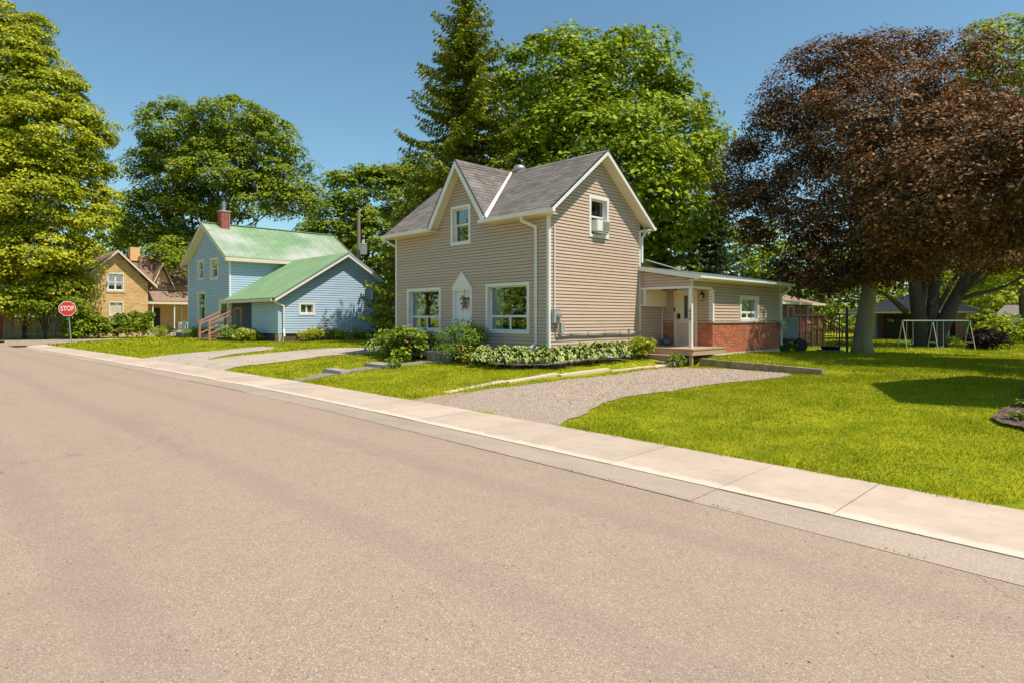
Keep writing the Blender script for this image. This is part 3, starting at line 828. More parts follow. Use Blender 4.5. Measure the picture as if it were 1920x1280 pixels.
# ------------------------------------------------------------------ tan house (nearest)
XL, XR, YF, YB = -20.55, -12.64, 13.95, 18.66
EV, RD = 4.86, 7.14
TH = thing('tan_house', (-16.6, 16.3, .5), 'tan vinyl sided house with grey shingle roof, pointed front gable and brick based side wing', 'house')
WF = Wall((XL, YF), (1, 0, 0), (0, -1, 0))      # front, a = x-XL
WR = Wall((XR, YF), (0, 1, 0), (1, 0, 0))       # right, a = y-YF
WB = Wall((XR, YB), (-1, 0, 0), (0, 1, 0))
WLf = Wall((XL, YB), (0, -1, 0), (-1, 0, 0))
LEN, DEP = XR - XL, YB - YF
ax = lambda x: x - XL
ay = lambda y: y - YF
sb = .915
dc = -16.59 - XL                                 # dormer centre along the front
fh = [(ax(-17.13), ax(-16.23), 4.40, 5.60), (ax(-19.73), ax(-17.83), 1.41, 2.84), (ax(-15.33), ax(-13.49), 1.405, 2.86), (ax(-17.08), ax(-16.10), .7, 2.83)]
# door pediment cut roughly
siding(TH, WF, [[(0, sb), (LEN, sb), (LEN, EV), (0, EV)], [(dc - 1.49, EV), (dc + 1.49, EV), (dc, 6.98)]], fh, sb, 7.0, .1016, 'tan')
mid = DEP / 2; GE = RD - .14 - .8 * mid
rh = [(ay(15.89), ay(16.77), 4.47, 5.66), ]
siding(TH, WR, [[(0, sb), (DEP, sb), (DEP, GE), (0, GE)], [(0, GE), (DEP, GE), (mid, RD - .14)]], rh, sb, 7.1, .1016, 'tan')
siding(TH, WB, [[(0, sb), (LEN, sb), (LEN, EV), (0, EV)]], [], sb, EV, .1016, 'tan', single=False, name='rear_siding')
siding(TH, WLf, [[(0, sb), (DEP, sb), (DEP, GE), (0, GE)], [(0, GE), (DEP, GE), (mid, RD - .14)]], [], sb, 7.1, .1016, 'tan', single=False, name='side_siding')
# foundation, trims
f = MB(); f.box(XL + .02, YF + .02, .1, XR - .02, YB - .02, sb - .06); f.build('foundation', 'parge', TH)
f = MB()
lo = [(XR - .05, 17.7, .2), (XR + .62, 17.75, .2), (XR + .62, 18.62, .2), (XR - .05, 18.62, .2)]
up = [(XR - .05, 17.85, .93), (XR + .10, 17.95, .93), (XR + .10, 18.6, .93), (XR - .05, 18.6, .93)]
f.hull(lo, up); f.build('foundation_buttress', 'parge', TH)
for W, L in ((WF, LEN), (WR, DEP), (WB, LEN), (WLf, DEP)):
    q = MB(); q.wbox(W, .065, L - .065, sb - .07, sb - .002, -.01, .03); q.build('starter_trim', 'white', TH)
for (cx, cy, sx, sy) in ((XL, YF, 1, 1), (XR, YF, -1, 1), (XR, YB, -1, -1), (XL, YB, 1, -1)):
    q = MB(); x0, x1 = sorted((cx - .028 * sx, cx + .06 * sx)); y0, y1 = sorted((cy - .028 * sy, cy + .06 * sy))
    q.box(x0, y0, sb - .08, x1, y1, EV - .0); q.build('corner_trim', 'white', TH)
# roof
OVX, OVY, SL = .38, .34, (RD - EV - .10) / (DEP / 2 + .0)
slope = .80
yr = (YF + YB) / 2
ze = RD - slope * (yr - (YF - OVY))
RX0, RX1 = XL - .35, XR + OVX
HW = 1.52                                           # half width of the front gable at its feet
dxc = -16.59
DZ = RD; dsl = (DZ - (ze + .02)) / HW
YD = YF - .33
def zm(y): return RD - slope * abs(yr - y)
# rear slope
back = [(RX0, yr, RD), (RX1, yr, RD), (RX1, YB + OVY, ze), (RX0, YB + OVY, ze)]
slab(back, .06).build('roof_rear', 'underlay', TH)
# front slope left and right of the gable (clipped by valleys)
yv = lambda x: yr - (RD - (DZ - dsl * abs(x - dxc))) / slope     # valley y at x
fl = [(RX0, YF - OVY, ze), (dxc - HW, YF - OVY, ze), (dxc, yr, RD), (RX0, yr, RD)]
fr_ = [(dxc + HW, YF - OVY, ze), (RX1, YF - OVY, ze), (RX1, yr, RD), (dxc, yr, RD)]
slab(fl, .06).build('roof_front', 'underlay', TH); slab(fr_, .06).build('roof_front', 'underlay', TH)
dl = [(dxc - HW, YD, ze), (dxc, YD, RD), (dxc, yr, RD), (dxc - HW, YF - OVY, ze)]
dr = [(dxc + HW, YD, ze), (dxc, YD, RD), (dxc, yr, RD), (dxc + HW, YF - OVY, ze)]
dl = [(dxc - HW, YD, ze), (dxc, YD, RD), (dxc, yr, RD)]
dr = [(dxc + HW, YD, ze), (dxc, YD, RD), (dxc, yr, RD)]
slab(dl, .05).build('gable_roof', 'underlay', TH); slab(dr, .05).build('gable_roof', 'underlay', TH)
pc = Pieces(TH, 'shingle', 'shingle')
sv = Vector((0, 1, slope)).normalized(); q_ = math.hypot(1, slope)
Ls = (yr - (YF - OVY)) * q_
shingle_field(pc, (dxc, YF - OVY, ze), (1, 0, 0), sv, [[(HW, 0), (RX1 - dxc, 0), (RX1 - dxc, Ls), (0, Ls)]], .305, .142)
shingle_field(pc, (dxc, YF - OVY, ze), (1, 0, 0), sv, [[(-HW, 0), (0, Ls), (RX0 - dxc, Ls), (RX0 - dxc, 0)]], .305, .142)
# gable roof right face: along y, up toward dxc
gv = Vector((-1, 0, dsl)).normalized(); Lg = HW * math.hypot(1, dsl)
shingle_field(pc, (dxc + HW, YD, ze), (0, 1, 0), gv, [[(0, 0), (yr - YD, Lg), (0, Lg)]], .305, .142)
gv2 = Vector((1, 0, dsl)).normalized()
shingle_field(pc, (dxc - HW, YD, ze), (0, 1, 0), gv2, [[(0, 0), (yr - YD, Lg), (0, Lg)]], .305, .142)
pc.done()
pb = Pieces(TH, 'rear_shingle', 'shingle', 0)
shingle_field(pb, (RX0, YB + OVY, ze), (1, 0, 0), Vector((0, -1, slope)).normalized(), [[(0, 0), (RX1 - RX0, 0), (RX1 - RX0, Ls), (0, Ls)]], .305, .142)
pb.done()
def cap(a, b, side, drop, w=.15):
    a = Vector(a); b = Vector(b); side = Vector(side); n_ = max(1, int((b - a).length / .28)); q = MB()
    for k in range(n_):
        p_, p2 = a.lerp(b, k / n_), a.lerp(b, (k + 1) / n_ + .01)
        for s in (1, -1):
            e_ = (side * s - Z * drop).normalized() * w; u_ = Z * .022
            q.hull([p_ + u_ * .3, p2 + u_ * .3, p2 + e_ + u_ * .6, p_ + e_ + u_ * .6], [p_ + u_ * 1.6, p2 + u_ * 1.2, p2 + e_ + u_ * 1.2, p_ + e_ + u_ * 1.5])
    q.build('ridge_cap', 'shingle', TH)
cap((dxc, yr, RD), (RX1, yr, RD), (0, 1, 0), slope); cap((RX0, yr, RD), (dxc, yr, RD), (0, 1, 0), slope)
cap((dxc, YD, RD), (dxc, yr, RD), (1, 0, 0), dsl)
# valley metal
for sgn in (1, -1):
    a = Vector((dxc + sgn * HW, YF - OVY, ze)); b = Vector((dxc, yr, RD)); d = (b - a).normalized()
    n1_ = Vector((0, -slope, 1)).normalized(); n2_ = Vector((sgn * dsl, 0, 1)).normalized()
    e1 = n1_.cross(d).normalized(); e1 = e1 if e1.x * sgn > 0 else -e1
    e2 = n2_.cross(d).normalized(); e2 = e2 if e2.dot(e1) < 0 else -e2
    q = MB(); w = .10; lf = .034
    q.add([a + n1_ * lf, a + e1 * w + n1_ * lf, b + e1 * w * .7 + n1_ * lf, b + n1_ * lf], [(0, 1, 2, 3)])
    q.add([a + n1_ * lf, a + e2 * w + n2_ * lf, b + e2 * w * .7 + n2_ * lf, b + n1_ * lf], [(0, 3, 2, 1)])
    q.build('valley_flashing', 'white', TH)
# rake boards + soffits : right gable, left gable
def rake(X, sgn, n='fascia_board'):
    for yy, s in ((YF - OVY, 1), (YB + OVY, -1)):
        q = MB(); t_ = .02
        x0, x1 = (X, X + .025) if sgn > 0 else (X - .025, X)
        pts = [(yy, ze - .13), (yr, RD - .14), (yr, RD - .0), (yy, ze + .0)]
        q.hull([(x0, a, b) for a, b in pts], [(x1, a, b) for a, b in pts]); q.build(n, 'white', TH)
        # metal drip edge
        q = MB(); pts = [(yy, ze + .001), (yr, RD + .001), (yr, RD + .03), (yy, ze + .03)]
        q.hull([(x0 - .02, a, b) for a, b in pts], [(x1 + .008, a, b) for a, b in pts]); q.build('drip_edge', 'dark', TH)
rake(RX1, 1); rake(RX0, -1)
for x0, x1 in ((XR + .0, RX1), (RX0, XL - .0)):
    for s in (1, -1):
        yy = YF - OVY if s > 0 else YB + OVY
        q = MB(); pts = [(yy, ze - .135), (yr, RD - .15), (yr, RD - .125), (yy, ze - .11)]
        q.hull([(x0, a, b) for a, b in pts], [(x1, a, b) for a, b in pts]); q.build('soffit', 'cream', TH)
# eave boxes
def eave(x0, x1, y0, y1, zz):
    q = MB(); q.box(x0, y0, zz - .16, x1, y1, zz - .13); q.build('soffit', 'cream', TH)
eave(RX0 + .03, dxc - HW + .25, YF - OVY + .02, YF, ze + .03); eave(dxc + HW - .02, RX1 - .03, YF - OVY + .02, YF, ze + .03); eave(RX0 + .03, RX1 - .03, YB, YB + OVY - .02, ze + .03)
def gutter(x0, x1, y, z, sgn=-1):
    """K style trough along x; y = back edge"""
    prof = [(0, 0), (.09, 0), (.12, .035), (.12, .11), (.105, .11), (.105, .04), (.085, .015), (.012, .015), (.012, .11), (0, .11)]
    lo = [(x0, y + sgn * a, z + b) for a, b in prof]; hi = [(x1, y + sgn * a, z + b) for a, b in prof]
    q = MB(); n = len(prof)
    q.add(lo + hi, [(i, (i + 1) % n, n + (i + 1) % n, n + i) for i in range(n)])
    for xx, dx in ((x0, .004), (x1, -.004)):
        q.hull([(xx, y, z), (xx, y + sgn * .09, z), (xx, y + sgn * .12, z + .035), (xx, y + sgn * .12, z + .11), (xx, y, z + .11)],
               [(xx + dx, y, z), (xx + dx, y + sgn * .09, z), (xx + dx, y + sgn * .12, z + .035), (xx + dx, y + sgn * .12, z + .11), (xx + dx, y, z + .11)])
    return q
gutter(dxc + HW - .25, RX1 + .18, YF - OVY, ze - .12).build('gutter', 'white', TH)
gutter(RX0 - .06, dxc - HW + .12, YF - OVY, ze - .12).build('gutter', 'white', TH)
gutter(RX0, RX1, YB + OVY, ze - .12, 1).build('gutter', 'white', TH)
# gable rakes on the front
for s in (-1, 1):
    q = MB(); pts = [(dxc + s * HW, ze - .12), (dxc + s * (HW - .14), ze - .12), (dxc, RD - .24), (dxc, RD + .0), (dxc + s * HW, ze + .0)]
    q.hull([(a, YD, b) for a, b in pts], [(a, YD - .03, b) for a, b in pts]); q.build('fascia_board', 'white', TH)
    q = MB(); pts = [(dxc + s * (HW + .012), ze - .0), (dxc + s * (HW + .03), ze + .02), (dxc, RD + .045), (dxc, RD + .002)]
    q.hull([(a, YD + .02, b) for a, b in pts], [(a, YD - .042, b) for a, b in pts]); q.build('drip_edge', 'dark', TH)
    q = MB(); pts = [(dxc + s * (HW - .02), ze - .13), (dxc + s * (HW - .06), ze - .13), (dxc, RD - .16), (dxc, RD - .13)]
    q.hull([(a, YD + .001, b) for a, b in pts], [(a, YF + .02, b) for a, b in pts]); q.build('soffit', 'cream', TH)
# downspouts
def dspout(parent, pts, r=.036, mat='white'):
    q = MB()
    for a, b in zip(pts[:-1], pts[1:]): q.beam(a, b, r * 2.1, r * 1.7, up=(.3, .9, .1))
    for p in pts[1:-1]: q.box(p[0] - r * 1.08, p[1] - r * 1.08, p[2] - r, p[0] + r * 1.08, p[1] + r * 1.08, p[2] + r)
    q.build('downspout', mat, parent)
dspout(TH, [(-13.42, YF - OVY - .05, ze - .12), (-13.40, YF - OVY - .03, ze - .24), (-13.12, YF - .06, ze - .42), (-13.12, YF - .06, 1.08), (-13.25, YF - .30, .82)])
dspout(TH, [(RX0 + .08, YF - OVY - .05, ze - .12), (RX0 + .1, YF - .22, ze - .25), (XL - .06, YF + .12, ze - .45), (XL - .06, YF + .12, 1.0)])
dspout(TH, [(XR + .05, YB + .30, ze - .12), (XR + .05, YB + .05, ze - .4), (XR + .05, YB + .05, 3.75)])
# windows
window(TH, WF, ax(-17.2), ax(-16.16), 4.33, 5.67, .10, 'hung', fr=.045)
window(TH, WF, ax(-19.8), ax(-17.76), 1.34, 2.91, .10, 'picture', deep=.14, curtain=[(0, .24)], fr=.035)
window(TH, WF, ax(-15.4), ax(-13.42), 1.335, 2.93, .10, 'picture', deep=.14, curtain=[(0, .27), (.93, 1.)], fr=.035)
window(TH, WR, ay(15.82), ay(16.84), 4.40, 5.73, .10, 'hung', fr=.045)
# basement window with corrugated well
window(TH, Wall((XR - .01, YF), (0, 1, 0), (1, 0, 0)), ay(16.55), ay(17.3), .47, .82, .04, 'slider', proud=.04, deep=.03, fr=.02)
q = MB(); n = 14
for k in range(5):
    z0 = .20 + k * .085
    ring = [(XR + .02 + .48 * math.sin(math.pi * j / n) ** .6, 16.95 - .62 * math.cos(math.pi * j / n)) for j in range(n + 1)]
    for r0, zz0, zz1 in ((0, z0, z0 + .04), (.03, z0 + .04, z0 + .085)):
        for j in range(n):
            (x0, y0), (x1, y1) = ring[j], ring[j + 1]
            q.add([(x0 + r0, y0, zz0), (x1 + r0, y1, zz0), (x1 + .03 - r0, y1, zz1), (x0 + .03 - r0, y0, zz1)], [(0, 1, 2, 3)])
q.build('window_well', 'well', TH)
# front door with pediment
d0, d1 = ax(-17.09), ax(-16.09)
q = MB()
q.wbox(WF, d0, d0 + .06, .80, 2.83, -.14, .03); q.wbox(WF, d1 - .06, d1, .80, 2.83, -.14, .03); q.wbox(WF, d0 + .06, d1 - .06, 2.75, 2.83, -.14, .028)
dfr = q.build('door_frame', 'white', TH)
pd = MB(); pd.wpoly(WF, [(d0 - .03, 2.832), (d1 + .03, 2.832), ((d0 + d1) / 2, 3.40)], -.01, .045); pd.build('door_pediment', 'white', TH)
for a, b in (((d0 - .03, 2.835), ((d0 + d1) / 2, 3.40)), (((d0 + d1) / 2, 3.40), (d1 + .03, 2.835))):
    q = MB(); q.beam(WF.P(*a, .05), WF.P(*b, .05), .03, .025); q.build('pediment_edge', 'white', TH)
q = MB(); a0, a1 = d0 + .06, d1 - .06
q.wbox(WF, a0, a1, .80, 2.75, -.13, -.085)
w2 = (a0 + a1) / 2
for (p0, p1, z0, z1) in ((a0 + .10, w2 - .04, 1.0, 1.5), (w2 + .04, a1 - .10, 1.0, 1.5), (a0 + .10, w2 - .04, 1.62, 2.28), (w2 + .04, a1 - .10, 1.62, 2.28)):
    q.wbox(WF, p0, p1, z0, z1, -.0851, -.078); q.wbox(WF, p0 + .03, p1 - .03, z0 + .03, z1 - .03, -.0781, -.070)
door = q.build('door', 'door_white', TH)
q = MB(); q.wpoly(WF, [(a0 + .19, 2.42), (a1 - .19, 2.42), (a1 - .19, 2.50), (w2 + .12, 2.60), (w2 - .12, 2.60), (a0 + .19, 2.50)], -.0845, -.074)
q.build('fan_light', 'glass', door)
q = MB(); q.wbox(WF, a0 + .20, a1 - .20, 2.425, 2.52, -.0848, -.0760); q.build('fan_light_back', 'black', door)
for zz in (1.60, 1.78):
    q = MB(); c = WF.P(a0 + .09, zz, -.06); q.tube([c + Vector((0, .02, 0)), c + Vector((0, -.03, 0))], [.022, .03], 10); q.build('handle', 'metal', door)
# star decoration hung on the door
ST = thing('star_decoration', (-16.48, YF - .05, 2.29), 'rusty five pointed metal star hanging on the white front door', 'star')
c = Vector((-16.47, YF - .035, 2.29)); q = MB(); pts = []
for k in range(10):
    r = .25 if k % 2 == 0 else .105; an = math.pi / 2 + k * math.pi / 5 + .12
    pts.append(c + Vector((r * math.cos(an), 0, r * math.sin(an))))
q.add(pts + [c + Vector((0, -.05, 0)), c + Vector((0, .012, 0))], [(i, (i + 1) % 10, 10) for i in range(10)] + [((i + 1) % 10, i, 11) for i in range(10)])
q.build('star_plate', 'rust', ST)
q = MB(); q.tube([c + Vector((0, -.01, .2)), c + Vector((.0, -.01, .30)), c + Vector((.02, -.005, .36)), c + Vector((0, 0, .50))], .010, 6)
for k in range(9): an = k * .7; q.tube([c + Vector((0, -.03, .19)), c + Vector((.06 * math.cos(an), -.04, .19 + .06 * math.sin(an)))], .009, 4)
q.build('hanger', 'rust', ST)
q = MB(); q.lathe(c + Vector((0, -.055, -.035)), [(.012, 0), (.03, .02), (.02, .05), (.01, .06)], 8); q.build('bell', 'metal', ST)
# air conditioner in the gable window
AC = thing('air_conditioner', (XR + .1, 16.35, 4.6), 'beige window air conditioner sticking out below the gable window sash', 'air conditioner')
q = MB(); q.box(XR - .05, 16.02, 4.60, XR + .20, 16.68, 4.95); q.build('casing', 'white', AC)
q = MB(); q.box(XR + .20, 16.30, 4.62, XR + .205, 16.66, 4.93)
for k in range(12): q.box(XR + .205, 16.30, 4.63 + k * .0245, XR + .211, 16.66, 4.638 + k * .0245)
q.build('grille', 'metal_grey', AC)
q = MB(); q.box(XR + .01, 16.08, 4.53, XR + .18, 16.62, 4.598); q.build('bracket', 'bluegrey', AC)
# electric meter
ME = thing('electric_meter', (XR + .1, 14.2, 1.6), 'grey electric meter box with round glass meter beside the house corner', 'meter')
q = MB(); q.box(XR + .02, 14.03, 1.68, XR + .15, 14.30, 2.07); q.box(XR + .02, 14.02, 2.07, XR + .16, 14.31, 2.085); q.build('meter_box', 'metal_grey', ME)
q = MB(); q.tube([(XR + .15, 14.2, 1.90), (XR + .20, 14.2, 1.90), (XR + .25, 14.2, 1.90)], [.085, .085, .07], 16); q.build('meter_dial', 'metal', ME)
q = MB(); q.box(XR + .02, 14.36, 1.40, XR + .13, 14.52, 1.68); q.build('junction_box', 'metal_grey', ME)
q = MB(); q.tube([(XR + .06, 14.14, 4.6), (XR + .06, 14.14, 3), (XR + .06, 14.14, 2.08)], .022, 8); q.build('conduit', 'white', ME)
q = MB(); q.tube([(XR + .08, 14.30, 1.70), (XR + .11, 14.25, 1.6), (XR + .11, 14.24, 1.45), (XR + .10, 14.30, 1.35), (XR + .08, 14.42, 1.335)] + [(XR + .07, 14.42 + k * .53, 1.335 + .012 * math.sin(k * 1.7)) for k in range(1, 9)], .028, 8)
for k in range(5): q.box(XR + .02, 14.9 + k * .85, 1.29, XR + .075, 14.93 + k * .85, 1.38)
q.build('conduit', 'metal_grey', ME)
# roof vent (turbine on the junction of the ridges)
q = MB(); q.lathe((dxc - .05 + .28, yr + .15, RD - .18), [(.09, 0), (.09, .20), (.20, .24), (.235, .31), (.20, .40), (.09, .45), (.01, .46)], 18); q.build('roof_vent', 'metal', TH, smooth=True)

# ------------------------------------------------------------------ side wing with porch (part of the same house)
AX, AY0, AY1, AYB = -10.68, 18.68, 20.1, 25.6
HZ = 2.80
WS = Wall((AX, AY0), (0, 1, 0), (1, 0, 0))            # wing side wall, a = y-AY0
WH = Wall((XR, AY0), (1, 0, 0), (0, -1, 0))           # header facing the street, a = x-XR
WD = Wall((XR, AY1), (1, 0, 0), (0, -1, 0))           # door wall in the recess
roofz = lambda x: 3.20 + .172 * (-10.34 - x)
wl = AX - XR
siding(TH, WH, [[(0.03, HZ + .08), (wl, HZ + .08), (wl, roofz(AX) - .16), (0.03, roofz(XR) - .16)]], [], HZ + .08, 3.9, .1016, 'tan', core='wall')
q = MB(); q.wbox(WH, .03, wl + .03, HZ, HZ + .08, -.10, .03); q.build('header_trim', 'white', TH)
q = MB(); q.wbox(WS, .0, AY1 - AY0 + .0, HZ, HZ + .078, -.10, .028); q.build('header_trim', 'white', TH)
sA = AY1 - AY0; sB = AYB - AY0
siding(TH, WS, [[(0, HZ + .08), (sB, HZ + .08), (sB, 3.05), (0, 3.05)]], [], HZ + .08, 3.05, .1016, 'tan')
siding(TH, WS, [[(sA + .09, 1.72), (sB, 1.72), (sB, HZ + .08), (sA + .09, HZ + .08)]], [(22.17 - AY0, 23.60 - AY0, 1.76, 2.58)], 1.72, HZ + .08, .108, 'tan')
q = MB(); q.wbox(WS, sA - .02, sA + .088, 1.70, HZ, -.12, .035); q.build('opening_trim', 'white', TH)
q = MB(); q.wbox(WS, 0.0, .09, HZ + .08, roofz(AX) - .16, -.05, .03); q.build('corner_trim', 'white', TH)
q = MB(); q.wbox(WS, sB - .06, sB + .03, 1.72, 3.05, -.05, .03); q.build('corner_trim', 'white', TH)
# brick base with sill
q = MB(); q.box(AX - .22, AY1 + .012, .62, AX - .012, AYB, 1.655); q.build('brick_backing', 'mortar', TH)
q = MB(); q.box(XR + .02, AY1 + .012, .8, AX - .2, AY1 + .2, 1.655); q.build('brick_backing', 'mortar', TH)
pc = Pieces(TH, 'brick', 'brick_red')
bricks(pc, WS, sA, sB - .005, .64, 1.65, .205, .062, gap=.016)
bricks(pc, WD, .02, .50, .88, 1.65, .205, .062, gap=.016); bricks(pc, WD, 1.41, wl - .013, .88, 1.65, .205, .062, gap=.016)
pc.done()
q = MB(); q.wbox(WS, sA - .03, sB + .02, 1.655, 1.72, -.2, .05); q.build('brick_ledge', 'concrete', TH)
for a0, a1 in ((.0, .50), (1.41, wl - .0)):
    q = MB(); q.wbox(WD, a0, a1, 1.655, 1.72, -.12, .05); q.build('brick_ledge', 'concrete', TH)
q = MB(); q.box(XR + .05, AY1 + .1, .1, AX + .012, AYB + .01, .625); q.build('wing_foundation', 'parge', TH)
# door wall
siding(TH, WD, [[(0, 1.72), (.50, 1.72), (.50, HZ + .1), (0, HZ + .1)], [(1.41, 1.72), (wl, 1.72), (wl, HZ + .1), (1.41, HZ + .1)]], [], 1.72, HZ + .1, .1016, 'tan', coremat='room')
# inner side wall of the porch, in line with the main wall
WI = Wall((XR, YB), (0, 1, 0), (1, 0, 0))
siding(TH, WI, [[(.03, .88), (AY1 - YB, .88), (AY1 - YB, 2.27), (.03, 2.27)]], [], .88, 2.27, .1016, 'tan')
q = MB(); q.wbox(WI, AY1 - YB - .05, AY1 - YB - .012, .88, 2.26, .0, .035); q.build('corner_trim', 'white', TH)
q = MB(); q.box(XR, AY1 - .09, .86, XR + .5 - .46, AY1 - .05, 1.74); q.build('downspout', 'white', TH)
# bulkhead box over the stair side
q = MB(); q.box(XR + .024, AY0 + .02, 2.26, XR + .19, AY1 - .02, HZ - .002); q.build('porch_bulkhead', 'cream', TH)
for k in range(12):
    y0 = AY0 + .10 + k * .108
    q = MB(); q.box(XR + .19, y0, 2.30, XR + .202, y0 + .098, HZ - .006); q.build('bulkhead_slat', 'ribbed', TH)
for z0, z1 in ((2.235, 2.295),): q = MB(); q.box(XR + .02, AY0 - .01, z0, XR + .215, AY1 - .02, z1); q.build('bulkhead_trim', 'white', TH)
q = MB(); q.box(XR + .155, AY0 - .012, 2.296, XR + .216, AY0 + .05, HZ - .004); q.build('bulkhead_trim', 'white', TH)
q = MB(); q.wbox(WH, .03, .155, 2.297, HZ - .002, -.03, .012); q.build('bulkhead_face', 'tan', TH)
# porch ceiling
q = MB(); q.box(XR + .03, AY0 + .1, HZ + .082, AX - .12, AY1, HZ + .11); q.build('porch_ceiling', 'cream', TH)
# door, frame
q = MB(); q.wbox(WD, .50, .57, .86, HZ, -.12, .05); q.wbox(WD, 1.34, 1.41, .86, HZ, -.12, .05); q.wbox(WD, .57, 1.34, HZ - .07, HZ, -.12, .048); q.wbox(WD, .57, 1.34, .862, .90, -.12, .06); q.build('door_frame', 'door_cream', TH)
q = MB(); q.wbox(WD, .57, 1.34, .90, HZ - .07, -.07, -.02); pdoor = q.build('door', 'door_cream', TH)
q = MB(); q.wbox(WD, .87, 1.02, 1.80, 2.62, -.0199, -.008); q.build('door_light', 'glass', pdoor)
q = MB(); q.wbox(WD, .88, 1.01, 1.81, 2.61, -.0198, -.0150); q.build('door_light_back', 'black', pdoor)
q = MB(); q.wbox(WD, .62, .72, 1.80, 1.98, -.0199, .02); q.tube([WD.P(.66, 1.84, .02), WD.P(.66, 1.84, .07), WD.P(.76, 1.84, .075)], .013, 6); q.build('handle', 'black', pdoor)
q = MB(); q.wbox(WD, .515, .555, 2.05, 2.20, .05, .07); q.build('doorbell', 'black', TH)
# porch post with house number
q = MB(); q.box(AX - .075, AY0 - .0, .86, AX + .025, AY0 + .10, HZ); post = q.build('porch_post', 'white', TH)
for i, ch in enumerate('530'):
    mat4 = Matrix.Translation((AX - .028, AY0 - .006, 2.06 - i * .135)) @ Matrix.Rotation(R(90), 4, 'X')
    text_mesh(ch, .15, 'black', post, mat4, 'house_number')
# roof of the wing
rx = [-10.34, -13.3]
top_ = [(rx[0], AY0 - .12, roofz(rx[0])), (rx[0], AYB + .25, roofz(rx[0])), (XR - .0, AYB + .25, roofz(XR)), (XR + .03, AY0 - .12, roofz(XR))]
slab(top_, .10).build('wing_roof', 'greengrey', TH)
top_ = [(XR - .002, YB + .36, roofz(XR)), (XR - .002, AYB + .25, roofz(XR)), (rx[1], AYB + .25, roofz(rx[1])), (rx[1], YB + .36, roofz(rx[1]))]
slab(top_, .10).build('wing_roof', 'greengrey', TH)
q = MB()
for k in range(29):
    yy = AY0 - .10 + k * .25
    q.beam((rx[0], yy, roofz(rx[0]) + .012), (XR, yy, roofz(XR) + .012), .03, .03)
q.build('roof_rib', 'greengrey', TH, kind='stuff')
q = MB(); q.hull([(XR + .03, AY0 - .13, roofz(XR) - .13), (rx[0], AY0 - .13, roofz(rx[0]) - .13), (rx[0], AY0 - .13, roofz(rx[0]) + .01), (XR + .03, AY0 - .13, roofz(XR) + .01)],
                [(XR + .03, AY0 - .155, roofz(XR) - .13), (rx[0], AY0 - .155, roofz(rx[0]) - .13), (rx[0], AY0 - .155, roofz(rx[0]) + .01), (XR + .03, AY0 - .155, roofz(XR) + .01)])
q.build('fascia_board', 'white', TH)
q = MB(); q.box(AX, AY0 - .12, 3.05, -10.36, AYB + .24, 3.075); q.build('soffit', 'cream', TH)
# green raised roof edge behind the main gable
q = slab([(XR - .02, 19.1, 3.90), (XR + .25, 20.9, 3.63), (XR - 1.2, 20.9, 3.75), (XR - 1.2, 19.1, 4.15)], .03); q.build('green_roof_return', 'greengrey', TH)
# gutter along y
prof = [(0, 0), (.09, 0), (.12, .035), (.12, .10), (.105, .10), (.105, .04), (.085, .015), (.012, .015), (.012, .10), (0, .10)]
n = len(prof); lo = [(-10.36 + a, AY0 - .18, 3.085 + b) for a, b in prof]; hi = [(-10.36 + a, AYB + .30, 3.085 + b) for a, b in prof]
q = MB(); q.add(lo + hi, [(i, (i + 1) % n, n + (i + 1) % n, n + i) for i in range(n)])
for yy in (AY0 - .18, AYB + .296): q.box(-10.36, yy, 3.085, -10.25, yy + .004, 3.185)
q.build('gutter', 'white', TH)
dspout(TH, [(-10.31, AYB + .12, 3.08), (-10.33, AYB + .10, 2.95), (AX + .07, AYB + .0, 2.72), (AX + .07, AYB + .0, .75)])
window(TH, WS, 22.1 - AY0, 23.67 - AY0, 1.69, 2.65, .11, 'picture', deep=.08, curtain=[(.55, 1.)], fr=.04)
# rear and left of wing, plain
q = MB(); q.box(XR - 4, AYB - .1, .6, AX - .01, AYB, 3.2); q.build('rear_wall', 'tan', TH)
# wall lantern
LN = thing('wall_lantern', (-11.0, AY1 - .1, 2.45), 'dark carriage lantern on tan siding right of the cream side door', 'lantern')
c = Vector((-11.0, AY1 - .16, 2.42)); q = MB()
q.lathe(c, [(.02, -.02), (.05, 0), (.06, .02), (.055, .02)], 6); q.lathe(c + Vector((0, 0, .20)), [(.075, 0), (.03, .07), (.012, .12)], 6)
for k in range(6): an = k * math.pi / 3; q.tube([c + Vector((.05 * math.cos(an), .05 * math.sin(an), .02)), c + Vector((.068 * math.cos(an), .068 * math.sin(an), .2))], .005, 4)
q.build('lantern_frame', 'black', LN)
q = MB(); q.lathe(c + Vector((0, 0, .02)), [(.045, 0), (.06, .18)], 6); q.build('lantern_glass', 'glass', LN)
q = MB(); q.tube([c + Vector((0, 0, .30)), c + Vector((0, .03, .36)), c + Vector((0, .10, .30)), c + Vector((0, .15, .18))], .009, 6); q.lathe(c + Vector((0, .15, .08)), [(.01, 0), (.045, .05), (.045, .15), (.01, .2)], 8); q.build('bracket', 'black', LN)
